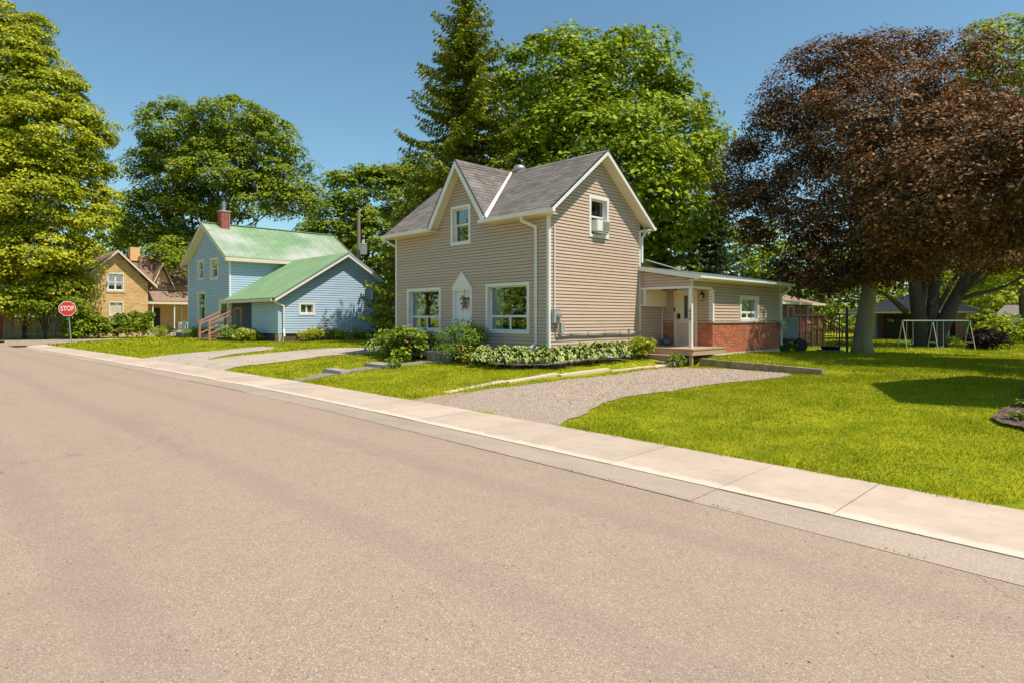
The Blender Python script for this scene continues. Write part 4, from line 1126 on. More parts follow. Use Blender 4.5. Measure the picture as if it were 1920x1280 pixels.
# deck and steps
DK = thing('porch_deck', (-11.4, 19, .4), 'weathered wooden porch deck with two timber steps at the side door', 'deck')
y = 17.92
while y < AY1 - .02:
    x1 = -10.18; q = MB(); q.box(XR + .03, y, .825, x1, min(y + .138, AY1 - .01), .862); q.build('deck_board', 'wood_deck', DK); y += .145
q = MB(); q.box(XR + .05, 17.93, .66, -10.22, 17.97, .824); q.build('rim_joist', 'wood_deck', DK)
q = MB(); q.box(-10.24, 17.971, .66, -10.20, AY1 - .03, .824); q.build('rim_joist', 'wood_deck', DK)
for px_, py_ in ((-10.29, 18.02), (-10.29, 19.3), (-12.4, 18.05), (-11.4, 18.05)):
    q = MB(); q.box(px_ - .045, py_ - .045, .2, px_ + .045, py_ + .045, .66); q.build('leg', 'wood_deck', DK)
for i, (zt, y0, y1) in enumerate(((.665, 17.60, 17.92), (.475, 17.26, 17.62))):
    st = MB(); st.box(-12.30, y0, zt - .19, -10.85, y0 + .04, zt - .04); st.box(-12.32, y0 - .02, zt - .04, -10.82, y1 - .01, zt); st.box(-12.30, y0 + .04, zt - .19, -12.26, y1, zt - .04); st.box(-10.90, y0 + .04, zt - .19, -10.86, y1, zt - .04)
    st.build('step', 'timber' if i else 'wood_deck', DK)
# bag of garden stuff on the deck
BG = thing('tied_bag', (-12.2, 19.85, .87), 'small dark tied bag left on the porch deck against the brick', 'bag')
q = MB(); vs = []; n = 12
q.lathe((-12.3, 19.75, .865), [(.10, 0), (.17, .05), (.19, .12), (.15, .20), (.06, .25), (.05, .29), (.09, .33), (.02, .31)], n)
q.v = [(a + random.uniform(-.02, .02), b + random.uniform(-.02, .02), c_ + random.uniform(0, .012)) for a, b, c_ in q.v]
q.build('bag_body', pmat('dark_patterned_bag', (.05, .055, .075), (.22, .22, .26), 22, .8, .6), BG)
# hose reel at the far corner
HR = thing('hose_reel', (-10.4, 25.62, 1.5), 'cream garden hose reel fixed at the far corner of the brick wall', 'hose reel')
q = MB(); c = Vector((AX + .20, AYB - .06, 1.55))
for k in range(5): 
    r_0 = .15 - .018 * k
    q.tube([c + Vector((.04 * (k % 2), r_0 * math.cos(a_ * math.pi / 8), r_0 * math.sin(a_ * math.pi / 8))) for a_ in range(17)], .013, 5)
q.build('hose_coil', 'ribbed', HR)
q = MB(); q.tube([c + Vector((-.12, 0, 0)), c + Vector((.09, 0, 0))], .055, 10); q.build('reel_hub', 'metal_grey', HR)

# timber edging beside the gravel drive
TB = thing('landscape_timber', (-8, 17.6, .3), 'long weathered timber retaining edge between gravel drive and upper lawn', 'timber')
pts = [(-10.15, timber_y(-10.15)), (-8.05, timber_y(-8.05)), (-5.95, timber_y(-5.95))]
for a, b in zip(pts[:-1], pts[1:]):
    q = MB(); z = Hf((a[0] + b[0]) / 2, (a[1] + b[1]) / 2 + .5)
    q.beam((a[0] + .01, a[1], z - .10), (b[0] - .01, b[1], z - .12), .13, .24); q.build('timber_length', 'timber', TB)
# pale concrete edging slabs beside the garden lawn
CE = bpy.data.objects.new('edging_walk', None); COL.objects.link(CE); CE['kind'] = 'structure'
y = 8.95; k = 0
while y < 17.1:
    L = random.choice([1.6, 2.1, 1.8]); x0 = -11.33 + .045 * (y - 8.9) + random.uniform(-.01, .01)
    if True:
        za, zb = Hf(x0 + .1, y) + .004, Hf(x0 + .1, y + L) + .004
        q = MB(); q.hull([(x0, y, za - .1), (x0 + .22, y, za - .1), (x0 + .23, y + L - .012, zb - .1), (x0 + .01, y + L - .012, zb - .1)], [(x0, y, za + .012), (x0 + .22, y, za + .004), (x0 + .23, y + L - .012, zb + .006), (x0 + .01, y + L - .012, zb + .014)])
        q.build('edging_slab', 'slab', CE)
    y += L
# path steps and stoop
PS = bpy.data.objects.new('path_step', None); COL.objects.link(PS); PS['kind'] = 'structure'
for (x0, x1, y0, y1, zt) in ((-17.72, -16.72, 9.35, 9.75, .33), (-17.6, -16.45, 10.7, 11.2, .50)):
    z = Hf((x0 + x1) / 2, y0); q = MB()
    lo = [(x0, y0, z - .12), (x1, y0 + .06, z - .12), (x1 + .02, y1, z - .12), (x0 + .03, y1, z - .12)]
    up = [(x0 + .02, y0 + .03, z + .13), (x1 - .03, y0 + .1, z + .10), (x1, y1, z + .11), (x0 + .05, y1, z + .14)]
    q.hull(lo, up); q.build('step_slab', 'stone', PS)
SP = thing('front_stoop', (-16.6, 13.4, .5), 'low stone stoop with flat cap below the white front door', 'stoop')
q = MB(); q.box(-17.25, 13.0, .3, -15.95, 13.93, .66); q.build('stoop_core', 'soil', SP)
for k in range(5):
    q = MB(); x0 = -17.27 + k * .26; q.box(x0 + .01, 12.93 + random.uniform(0, .02), .40, x0 + .25, 13.02, .655); q.build('stone_block', 'stone', SP)
q = MB(); q.box(-17.32, 12.88, .66, -15.88, 13.93, .735); q.build('stoop_cap', 'stone', SP)
q = MB(); q.tube([(-16.0, 13.2, .73), (-16.0, 13.2, 1.15), (-16.0, 13.25, 1.32), (-16.0, 13.38, 1.38), (-16.0, 13.5, 1.30)], .02, 8); q.build('handrail', 'white', SP)

# ------------------------------------------------------------------ neighbouring house just outside the frame at the right (casts the shadow on the lawn)
NB = thing('neighbour_house', (1.5, 15.2, .5), 'pale sided house with a steep gable standing just right of the view', 'house')
nx = -.72
q = MB()
lo = [(nx, 13.0, 0), (6, 13.0, 0), (6, 17.4, 0), (nx, 17.4, 0)]; up = [(a, b, 4.5) for a, b, c_ in lo]
q.hull(lo, up); q.add([(nx, 13.0, 4.5), (nx, 17.4, 4.5), (nx, 15.2, 6.5), (6, 13.0, 4.5), (6, 17.4, 4.5), (6, 15.2, 6.5)], [(0, 2, 1), (3, 4, 5)])
q.build('wall', 'mint', NB)
slab([(-1.02, 12.62, 4.42), (6.3, 12.62, 4.42), (6.3, 15.2, 6.72), (-1.02, 15.2, 6.72)], .14).build('roof', 'shingle', NB)
slab([(-1.02, 17.72, 4.42), (6.3, 17.72, 4.42), (6.3, 15.2, 6.72), (-1.02, 15.2, 6.72)], .14).build('roof', 'shingle', NB)

# ------------------------------------------------------------------ blue house
BH = thing('blue_house', (-42, 18, .6), 'blue sided two storey house with green metal roof and low gabled wing', 'house')
bx0, bx1, by0, by1 = -50.1, -42.2, 15.8, 24.8
bsb, bev, brd = 1.05, 6.0, 8.42
bm_ = (bx0 + bx1) / 2
W1 = Wall((bx0, by0), (1, 0, 0), (0, -1, 0)); W2 = Wall((bx1, by0), (0, 1, 0), (1, 0, 0)); W3 = Wall((bx1, by1), (-1, 0, 0), (0, 1, 0)); W4 = Wall((bx0, by1), (0, -1, 0), (-1, 0, 0))
bw, bd_ = bx1 - bx0, by1 - by0
def pxh(px, Yp):   # world x on the plane y=Yp for a picture column (used only to lay out this facade)
    t_ = (px - 960) / 1190; return Yp * (-.7133 + .7009 * t_) / (.7009 + .7133 * t_)
aw = lambda px: pxh(px, by0) - bx0
wins1 = [(aw(371), aw(382.5), 4.55, 5.95), (aw(395), aw(409), 4.45, 5.95), (aw(370.5), aw(386), 1.55, 3.7)]
dh = (aw(411), aw(427.5), 1.0, 3.1)
bholes = [(a + .06, b - .06, c_ + .06, d_ - .06) for a, b, c_, d_ in wins1] + [dh]
siding(BH, W1, [[(0, bsb), (bw, bsb), (bw, bev), (0, bev)], [(0, bev), (bw, bev), (bw / 2, bev + .60 * bw / 2)]], bholes, bsb, 8.6, .15, 'blue', single=False, name='siding_field', lip=.03)
siding(BH, W2, [[(0, bsb), (bd_, bsb), (bd_, bev), (0, bev)]], [], bsb, bev, .15, 'blue', single=False, name='siding_field', lip=.03)
q = MB(); q.wbox(W3, 0, bw, bsb, bev, -.1, 0); q.wbox(W4, 0, bd_, bsb, bev, -.1, 0); q.wpoly(W3, [(0, bev), (bw, bev), (bw / 2, bev + .6 * bw / 2)], -.1, 0); q.build('rear_wall', 'blue', BH)
for (a, b, c_, d_), stl in zip(wins1, ('hung', 'hung', 'hung')): window(BH, W1, a, b, c_, d_, .11, stl, deep=.06, fr=.05, curtain=[(0, .4)])
q = MB(); q.box(bx0 + .05, by0 + .05, .2, bx1 - .05, by1 - .05, bsb); q.build('foundation', 'concrete', BH)
for cx_, cy_ in ((bx0, by0), (bx1, by0)):
    q = MB(); q.box(cx_ - .05, cy_ - .05, bsb, cx_ + .05, cy_ + .05, bev - .1); q.build('corner_trim', 'white', BH)
# door
q = MB(); q.wbox(W1, dh[0], dh[0] + .1, 1.02, 3.1, -.08, .04); q.wbox(W1, dh[1] - .1, dh[1], 1.02, 3.1, -.08, .04); q.wbox(W1, dh[0] + .1, dh[1] - .1, 3.0, 3.1, -.08, .04); q.build('door_frame', 'white', BH)
q = MB(); q.wbox(W1, dh[0] + .1, dh[1] - .1, 1.02, 3.0, -.07, -.03); bdoor = q.build('door', 'door_white', BH)
q = MB(); q.wbox(W1, dh[0] + .3, dh[1] - .2, 1.95, 2.85, -.0299, -.02); q.build('door_light', 'glass', bdoor)
q = MB(); q.wbox(W1, dh[0] + .3, dh[1] - .2, 1.95, 2.85, -.0298, -.025); q.build('door_light_back', 'room', bdoor)
q = MB(); q.tube([W1.P(dh[0] + .2, 1.9, -.02), W1.P(dh[0] + .2, 1.9, .05)], .03, 8); q.build('handle', 'black', bdoor)
# main roof, ribbed panels
ovb = .45; rs = .60; bz = brd - rs * (bw / 2 + ovb)
by0r, by1r = by0 - .42, by1 + .4
for s, nm in ((1, 'roof'), (-1, 'roof')):
    xe = bx1 + ovb if s > 0 else bx0 - ovb
    slab([(bm_, by0r, brd), (bm_, by1r, brd), (xe, by1r, bz), (xe, by0r, bz)], .10).build('roof_deck', 'darkgreen', BH)
pc = Pieces(BH, 'roof_panel', 'greenroof'); k = 0
rn = Vector((rs, 0, 1)).normalized()
for s in (1,):
    y = by0r
    while y < by1r - .1:
        y2 = min(y + .46, by1r); xe = bx1 + ovb + .03
        e = [Vector((bm_, y + .006, brd)), Vector((bm_, y2 - .006, brd)), Vector((xe, y2 - .006, bz - .018)), Vector((xe, y + .006, bz - .018))]
        MB().hull([p + rn * .005 for p in e], [p + rn * .016 for p in e]).build('roof_panel', 'greenroof_worn', BH)
        rb = MB()
        for f_ in (0, .15, .30): rb.beam(Vector((bm_, y + .02 + f_, brd)) + rn * .026, Vector((xe, y + .02 + f_, bz - .018)) + rn * .026, .035, .026)
        rb.build('roof_rib', 'greenroof_worn', BH)
        y = y2
q = MB(); q.beam((bm_, by0r, brd + .03), (bm_, by1r, brd + .03), .35, .04); q.build('ridge_cap', 'greenroof', BH)
for s in (1, -1):
    xe = bx1 + ovb if s > 0 else bx0 - ovb
    q = MB(); p_ = [(xe, bz - .24), (bm_, brd - .26), (bm_, brd - .02), (xe, bz - .0)]
    q.hull([(a, by0r, b) for a, b in p_], [(a, by0r - .03, b) for a, b in p_]); q.build('fascia_board', 'cream', BH)
    q = MB(); p_ = [(xe, bz - .01), (bm_, brd - .02), (bm_, brd + .05), (xe, bz + .05)]
    q.hull([(a, by0r + .02, b) for a, b in p_], [(a, by0r - .05, b) for a, b in p_]); q.build('metal_edge', 'greenroof', BH)
    q = MB(); p_ = [(xe, bz - .22), (bm_, brd - .25), (bm_, brd - .21), (xe, bz - .18)]
    q.hull([(a, by0r, b) for a, b in p_], [(a, by0 + .0, b) for a, b in p_]); q.build('soffit', 'cream', BH)
    x0_, x1_ = sorted((xe, bx1 if s > 0 else bx0)); q = MB(); q.box(x0_, by0r, bz - .26, x1_, by1r, bz - .22); q.build('soffit', 'cream', BH)
    q = MB(); x0_, x1_ = sorted((xe, xe + .03 * s)); q.box(x0_, by0r, bz - .26, x1_, by1r, bz - .03); q.build('fascia_board', 'cream', BH)
# chimney
q = MB(); cx_, cy_ = bm_ + .35, by0 + .95
q.box(cx_ - .30, cy_ - .3, 7.6, cx_ + .30, cy_ + .3, 9.25); ch = q.build('chimney', 'mortar', BH)
for r in range(17):
    z = 7.9 + r * .078
    for side in range(2):
        for j in range(3):
            a = -.31 + j * .21 - (r % 2) * .05
            if side == 0: q = MB(); q.box(cx_ + max(a, -.31), cy_ - .312, z, cx_ + min(a + .19, .31), cy_ - .29, z + .062)
            else: q = MB(); q.box(cx_ + .29, cy_ + max(a, -.31), z, cx_ + .312, cy_ + min(a + .19, .31), z + .062)
            q.build('brick', 'redchim', ch)
q = MB(); q.box(cx_ - .36, cy_ - .36, 9.25, cx_ + .36, cy_ + .36, 9.33); q.build('chimney_cap', 'concrete', ch)
q = MB(); q.lathe((cx_, cy_, 9.33), [(.11, 0), (.11, .35), (.17, .36), (.17, .42), (.12, .44), (.12, .52), (.18, .54), (.18, .58), (.02, .66)], 12); q.build('flue', 'metal', ch)
# wing
wy0, wy1, wx1 = by0 + .0, 22.2, -35.0
W5 = Wall((bx1, wy0), (1, 0, 0), (0, -1, 0)); W6 = Wall((wx1, wy0), (0, 1, 0), (1, 0, 0))
wwid = wx1 - bx1; ry, rz_ = 20.0, 5.82; wel, wer = 3.22, 4.15
yd = wy1 - wy0
p0 = aw(473) - bw                        # porch opening from the main wall to here
siding(BH, W5, [[(p0, .95), (wwid, .95), (wwid, wel), (p0, wel)]], [], .95, wel, .14, 'blue', single=False, name='siding_field', lip=.03)
hw_ = (19.32 - wy0, 20.35 - wy0, 0, 0)
def ya(px): 
    t_ = (px - 960) / 1190; return wx1 * (.7009 + .7133 * t_) / (-.7133 + .7009 * t_) - wy0
wa0, wa1 = ya(560), ya(590.5)
siding(BH, W6, [[(0, .95), (yd, .95), (yd, wer), (0, wel)], [(0, wel), (yd, wer), (ry - wy0, rz_ - .1)]], [(wa0 + .06, wa1 - .06, 2.08, 2.68)], .95, 5.9, .14, 'blue', single=False, name='siding_field', lip=.03)
window(BH, W6, wa0, wa1, 2.0, 2.76, .12, 'slider', deep=.06, fr=.05, curtain=[(0, .5), (.6, 1)])
q = MB(); q.box(bx1, wy1 - .1, .95, wx1, wy1, wer); q.box(bx1 + .1, wy0 + 2.2, .95, bx1 + p0, wy0 + 2.3, wel); q.build('rear_wall', 'blue', BH)
q = MB(); q.box(bx1 + p0 - .0, wy0 + .01, .95, bx1 + p0 + .1, wy0 + 2.2, wel); q.build('porch_side_wall', 'blue', BH)
q = MB(); q.box(bx1, wy0 + .1, .8, bx1 + p0, wy0 + 2.2, .98); q.build('porch_floor', 'wood_new', BH)
q = MB(); q.box(bx1 + .03, wy0 + .02, .98, bx1 + .13, wy0 + .12, wel); q.build('porch_post', 'white', BH)
q = MB(); q.box(wx1 - 3.2, wy0 + .08, .2, wx1 - .06, wy1 - .1, .95); q.build('wing_foundation', 'soil', BH)
q = MB(); q.box(wx1 - .42, wy0 - .02, .2, wx1 + .04, wy0 + .30, .93); q.build('concrete_pier', 'concrete', BH)
q = MB(); q.box(wx1 - .2, wy0 + 4.1, .2, wx1 + .04, wy0 + 4.8, .9); q.build('concrete_pier', 'concrete', BH)
for cc_ in ((wx1, wy0), (wx1, wy1)):
    q = MB(); q.box(cc_[0] - .05, cc_[1] - .05, .95, cc_[0] + .05, cc_[1] + .05, 3.2); q.build('corner_trim', 'blue', BH)
q = MB(); q.box(bx1 + p0 - .02, wy0 - .03, .95, bx1 + p0 + .06, wy0 + .02, wel); q.build('corner_trim', 'blue', BH)
sL = (rz_ - wel) / (ry - wy0); sR = sL
ex0, ex1 = bx1, wx1 + .42
yl, zl = wy0 - .40, rz_ - sL * (ry - wy0 + .40)
yr_, zr_ = wy1 + .42, rz_ - sR * (wy1 + .42 - ry)
slab([(ex0, yl, zl), (ex1, yl, zl), (ex1, ry, rz_), (ex0, ry, rz_)], .09).build('wing_roof_deck', 'darkgreen', BH)
slab([(ex0, yr_, zr_), (ex1, yr_, zr_), (ex1, ry, rz_), (ex0, ry, rz_)], .09).build('wing_roof_deck', 'darkgreen', BH)
rn = Vector((0, -sL, 1)).normalized(); x = ex0
while x < ex1 - .1:
    x2 = min(x + .46, ex1)
    e = [Vector((x + .006, yl - .02, zl - .012)), Vector((x2 - .006, yl - .02, zl - .012)), Vector((x2 - .006, ry, rz_)), Vector((x + .006, ry, rz_))]
    MB().hull([p + rn * .005 for p in e], [p + rn * .016 for p in e]).build('roof_panel', 'greenroof', BH)
    rb = MB()
    for f_ in (0, .15, .30): rb.beam(Vector((x + .02 + f_, yl - .02, zl - .012)) + rn * .026, Vector((x + .02 + f_, ry, rz_)) + rn * .026, .03, .02)
    rb.build('roof_rib', 'greenroof', BH)
    x = x2
for (ya_, za_), (yb_, zb_) in (((yl, zl), (ry, rz_)), ((yr_, zr_), (ry, rz_))):
    q = MB(); p_ = [(ya_, za_ - .22), (yb_, zb_ - .24), (yb_, zb_ - .0), (ya_, za_ + .0)]
    q.hull([(ex1, a, b) for a, b in p_], [(ex1 + .03, a, b) for a, b in p_]); q.build('fascia_board', 'white', BH)
    q = MB(); p_ = [(ya_, za_ - .05), (yb_, zb_ - .05), (yb_, zb_ + .05), (ya_, za_ + .05)]
    q.hull([(ex1 + .03, a, b) for a, b in p_], [(ex1 + .05, a, b) for a, b in p_]); q.build('metal_edge', 'bluegrey', BH)
    q = MB(); p_ = [(ya_, za_ - .22), (yb_, zb_ - .24), (yb_, zb_ - .21), (ya_, za_ - .19)]
    q.hull([(wx1, a, b) for a, b in p_], [(ex1, a, b) for a, b in p_]); q.build('soffit', 'bluegrey', BH)
q = MB(); q.box(ex0 + .0, yl - .1, zl - .20, ex1 - .3, yl - .001, zl - .03); q.build('gutter', 'cream', BH)
q = MB(); q.box(ex0 + .4, yl - .03, zl - .025, ex1, yl + .0, zl + .025); q.build('metal_edge', 'darkgreen', BH)
dspout(BH, [(wx1 + .30, yl - .03, zl - .15), (wx1 + .12, wy0 + .25, zl - .45), (wx1 + .09, wy0 + .28, 1.2), (wx1 + .35, wy0 + .2, .8)], .045)
dspout(BH, [(wx1 + .30, yr_ + .0, zr_ - .15), (wx1 + .12, wy1 - .35, zr_ - .45), (wx1 + .09, wy1 - .35, 1.3), (wx1 + .3, wy1 - .1, .9)], .045)
# wooden entry stair at the blue house
SR = thing('entry_stair', (-40.2, 15, .5), 'orange wooden stair with double handrails leading to the blue house porch', 'stair')
sx0, sx1 = -42.3, -40.6
for i in range(4):
    q = MB(); q.box(sx0, 14.0 + i * .36, .55 + i * .14, sx1, 14.0 + i * .36 + .40, .59 + i * .14); q.box(sx0 + .02, 14.0 + i * .36 + .01, .45 + i * .14, sx1 - .02, 14.0 + i * .36 + .03, .549 + i * .14); q.build('step', 'wood_new', SR)
for xx in (sx0, sx1):
    for yy, zb_, zt_ in ((13.98, .42, 1.70), (15.55, .6, 2.52)):
        q = MB(); q.box(xx - .06, yy - .06, zb_, xx + .06, yy + .06, zt_); q.build('post', 'wood_new', SR)
    for dz in (0, -.20, -.78):
        q = MB(); q.beam((xx, 13.9, 1.62 + dz), (xx, 15.6, 2.45 + dz), .10, .07); q.build('rail', 'wood_new', SR)
q = MB(); q.box(sx1 + .05, 15.50, 2.40, sx1 + 1.0, 15.58, 2.48); q.box(sx1 + .9, 15.49, .9, sx1 + 1.0, 15.59, 2.399); q.build('rail', 'wood_new', SR)
FN = thing('white_chair', (-49.9, 15.0, .6), 'white metal garden chair beside the corner of the blue house', 'chair')
fx, fy = -50.6, 15.3
q = MB(); q.box(fx - .3, fy - .3, 1.05, fx + .3, fy + .3, 1.09); q.build('seat', 'white', FN)
q = MB()
for k in range(7):
    a = -.27 + k * .09; q.tube([(fx + a, fy + .28, 1.09), (fx + a * 1.25, fy + .36, 1.6 + .06 * math.cos(a * 5))], .018, 5)
q.tube([(fx + (-.27 + k * .09) * 1.25, fy + .36, 1.6 + .06 * math.cos((-.27 + k * .09) * 5)) for k in range(7)], .02, 5); q.build('backrest', 'white', FN)
for dx in (-.27, .27):
    for dy in (-.27, .27):
        q = MB(); q.tube([(fx + dx, fy + dy, .5), (fx + dx, fy + dy, 1.05)], .018, 5); q.build('leg', 'white', FN)
FB = thing('stone_planter', (-49, 15.2, .5), 'low stone planter ledge along the foot of the blue gable wall', 'planter')
for k in range(6):
    q = MB(); x0 = -50.2 + k * 1.0; q.box(x0 + .02, 14.95 + random.uniform(-.03, .03), .3, x0 + .97, 15.35, .83 + random.uniform(-.04, .03)); q.build('stone_block', 'stone', FB)

# ------------------------------------------------------------------ yellow brick house
YH = thing('yellow_brick_house', (-70, 16, .1), 'yellow brick house with brown shingle roof, front gable and open porch', 'house')
gx = -69.0; gy0, gy1 = 12.75, 18.05; gap_z, gev = 8.10, 5.3
WY = Wall((gx, gy0), (0, 1, 0), (1, 0, 0)); gw = gy1 - gy0; gm = 15.4 - gy0
def yy_(px, X=gx):
    t_ = (px - 960) / 1190; return X * (.7009 + .7133 * t_) / (-.7133 + .7009 * t_)
uw = (yy_(200.5) - gy0, yy_(232.5) - gy0, 4.42, 6.12); lw_ = (yy_(204) - gy0, yy_(231.5) - gy0, 2.05, 3.42)
hs = [uw, lw_]
q = MB(); rects = cutall([(0, gw, .1, 8.2)], hs)
for r in rects:
    for pg in ([(0, .1), (gw, .1), (gw, gev), (0, gev)], [(0, gev), (gw, gev), (gm, gap_z)]):
        pl = clip_poly([(r[0], r[2]), (r[1], r[2]), (r[1], r[3]), (r[0], r[3])], pg)
        if pl: q.wpoly(WY, pl, -.25, -.012)
q.build('wall', 'mortar_yellow', YH)
# brick courses as geometry, joined
class JB:
    def __init__(s): s.mb = MB()
    def add(s, lo, hi): s.mb.hull(lo, hi)
jb = JB()
pc2 = []
class Clip:
    def add(s, lo, hi): pc2.append((lo, hi))
cl_ = Clip(); bricks(cl_, WY, 0, gw, .5, 8.1, .42, .14, hs, gap=.02, o=.006)
for lo, hi in pc2:
    a_ = sum((Vector(p) for p in hi), Vector()) / 4; ya_ = a_.y - gy0
    lim = gev + (gap_z - gev) * (1 - abs(ya_ - gm) / gm) - .08
    if a_.z < max(gev, 0) or a_.z < lim: jb.add(lo, hi)
jb.mb.build('brick_field', 'brick_yellow', YH, kind='stuff')
for (a, b, c_, d_), st_ in ((uw, 'slider'), (lw_, 'one')):
    w_ = window(YH, WY, a, b, c_, d_, .09, 'slider' if st_ == 'slider' else 'none', deep=.08, fr=.07)
    if st_ == 'slider':
        q = MB(); zz = (c_ + d_) / 2; q.wbox(WY, a + .1, b - .1, zz - .04, zz + .04, -.11, -.07); q.build('sash', 'white', w_)
    else:
        q = MB()
        for k in range(16): q.wbox(WY, a + .1, b - .1, c_ + .1 + k * .074, c_ + .16 + k * .074, -.10, -.09)
        q.build('blind', 'cream', w_)
q = MB(); q.wbox(WY, uw[0] - .1, uw[1] + .1, uw[2] - .16, uw[2], -.02, .06); q.build('window_sill', 'mortar_yellow', YH)
# right return wall and recessed part
q = MB(); q.box(gx - 9, gy1 - .25, .1, gx - .26, gy1, gev); q.box(gx - 9, gy0, .1, gx - .26, gy0 + .25, gev); q.build('side_wall', 'brick_yellow', YH)
rxw = -71.6
q = MB(); q.box(rxw - .3, gy1, .1, rxw, 30, 5.2); q.build('recessed_wall', 'brick_yellow', YH)
# small dormer gable
q = MB(); q.hull([(rxw - .3, 18.95, 4.9), (rxw - .3, 21.0, 4.9), (rxw - .3, 19.98, 7.1)], [(rxw + .02, 18.95, 4.9), (rxw + .02, 21.0, 4.9), (rxw + .02, 19.98, 7.1)]); q.build('dormer_wall', 'brick_yellow', YH)
WQ = Wall((rxw + .02, 18.95), (0, 1, 0), (1, 0, 0))
window(YH, WQ, .60, 1.50, 4.75, 5.75, .09, 'hung', deep=.02, fr=.06, proud=.05)
def rk(X, y0, z0, y1, z1, mat='cream', th=.22, dx=.06):
    q = MB(); p_ = [(y0, z0 - th), (y1, z1 - th), (y1, z1), (y0, z0)]
    q.hull([(X, a, b) for a, b in p_], [(X + dx, a, b) for a, b in p_]); q.build('fascia_board', mat, YH)
gs = (gap_z + .2 - 5.0) / (15.4 - 12.1)
def groof(X0, X1, ym, zr, yl_, yr2, zl_, zr2, nm):
    slab([(X0, yl_, zl_), (X1, yl_, zl_), (X1, ym, zr), (X0, ym, zr)], .1).build(nm, 'brown_shingle', YH)
    slab([(X0, yr2, zr2), (X1, yr2, zr2), (X1, ym, zr), (X0, ym, zr)], .1).build(nm, 'brown_shingle', YH)
groof(-76, -68.5, 15.4, 8.30, 12.1, 18.75, 5.0, 4.97, 'gable_roof')
rk(-68.5, 12.1, 5.0, 15.4, 8.28); rk(-68.5, 18.75, 4.97, 15.4, 8.28)
groof(-76, rxw + .5, 19.98, 7.55, 18.85, 21.1, 4.95, 4.95, 'dormer_roof')
rk(rxw + .5, 18.85, 4.95, 19.98, 7.53); rk(rxw + .5, 21.1, 4.95, 19.98, 7.53)
slab([(rxw + .5, 10.6, 5.1), (rxw + .5, 30, 5.1), (-75.5, 30, 8.5), (-75.5, 10.6, 8.5)], .12).build('main_roof', 'brown_shingle', YH)
slab([(-80, 10.6, 5.1), (-80, 30, 5.1), (-75.5, 30, 8.5), (-75.5, 10.6, 8.5)], .12).build('main_roof', 'brown_shingle', YH)
q = MB()
for k in range(26):
    f_ = k / 26; x_ = rxw + .5 + (-75.5 - rxw - .5) * f_; z_ = 5.1 + 3.4 * f_
    for j in range(42): 
        y_ = 10.6 + j * .46 + (k % 2) * .2; q.box(x_ - .15, y_, z_ + .02, x_ + .0, y_ + .43, z_ + .045 + random.uniform(0, .012))
q.build('shingle_field', 'brown_shingle', YH, kind='stuff')
q = MB(); q.box(-75.2, yy_(241, -75) - .0, 7.8, -74.3, yy_(241, -75) + .9, 9.2); q.build('chimney', 'brick_yellow', YH)
slab([(-69.2, gy1 + .02, 3.55), (-69.2, 30, 3.55), (rxw + .0, 30, 4.75), (rxw + .0, gy1 + .02, 4.75)], .1).build('porch_roof', 'brown_shingle', YH)
q = MB(); q.box(-69.25, gy1 + .05, 3.25, -69.1, 30, 3.47); q.build('porch_beam', 'cream', YH)
for k, yp in enumerate((gy1 + .5, yy_(327, -69.3), 24.5)):
    q = MB(); q.tube([(-69.3, yp, .6), (-69.3, yp, 1.2), (-69.3, yp, 2.4), (-69.3, yp, 3.3)], [.07, .05, .07, .05], 8); q.build('porch_post', 'white', YH)
q = MB(); q.box(rxw, gy1 + .02, .1, -69.1, 30, .65); q.build('porch_floor', 'concrete', YH)
q = MB(); q.box(rxw, yy_(286, rxw), .65, rxw + .05, yy_(300, rxw), 2.9); q.build('door', 'dark', YH)
WQ2 = Wall((rxw, 20), (0, 1, 0), (1, 0, 0))
window(YH, WQ2, yy_(325, rxw) - 20, yy_(341, rxw) - 20, 1.45, 3.1, .10, 'hung', deep=.02, proud=.07, fr=.06)
for k in range(3):
    q = MB(); q.box(-69.1, 19.2, .1 + 0, -68.9 + .35 * (2 - k), 20.6, .25 + .18 * k); q.build('porch_step', 'concrete', YH)
q = MB()
for y0, y1 in ((20.9, 24.4),):
    q.box(-69.3, y0, 1.35, -69.24, y1, 1.42)
    for k in range(18): q.box(-69.29, y0 + k * .2, .65, -69.25, y0 + k * .2 + .04, 1.35)
q.build('porch_railing', 'white', YH)
# shed and fence at the far left
RS = thing('red_shed', (-70, 4.5, .1), 'bright red shed at the left edge beside the board fence', 'shed')
q = MB(); q.box(-72, 3.2, .05, -67.9, 6.75, 2.25); q.build('wall', 'redpaint', RS)
slab([(-72.2, 3.0, 2.2), (-67.7, 3.0, 2.2), (-67.7, 4.9, 3.2), (-72.2, 4.9, 3.2)], .1).build('roof', 'brown_shingle', RS)
slab([(-72.2, 6.9, 2.2), (-67.7, 6.9, 2.2), (-67.7, 4.9, 3.2), (-72.2, 4.9, 3.2)], .1).build('roof', 'brown_shingle', RS)
BF = thing('board_fence', (-68, 9, .1), 'weathered grey board fence between red shed and yellow brick house', 'fence')
y = 6.8
while y < 12.6:
    q = MB(); q.box(-68.02, y, .12, -67.99, y + .135, 1.95 + random.uniform(-.03, .03)); q.build('fence_board', 'wood_grey', BF); y += .145
for yy in (6.85, 9.3, 11.8): q = MB(); q.box(-68.13, yy, .1, -68.03, yy + .1, 2.0); q.build('post', 'wood_grey', BF)
# fence between the houses
BF2 = thing('board_fence', (-27, 25, .4), 'dark weathered board fence in the gap between blue and tan houses', 'fence')
x = -36.0
while x < -22:
    y = 24.5; q = MB(); q.box(x, y, .4, x + .15, y + .03, 2.25 + random.uniform(-.04, .04)); q.build('fence_board', 'wood_grey', BF2); x += .162
for xx in (-35.8, -33, -30, -27, -24): q = MB(); q.box(xx, 24.54, .3, xx + .1, 24.64, 2.3); q.build('post', 'wood_grey', BF2)
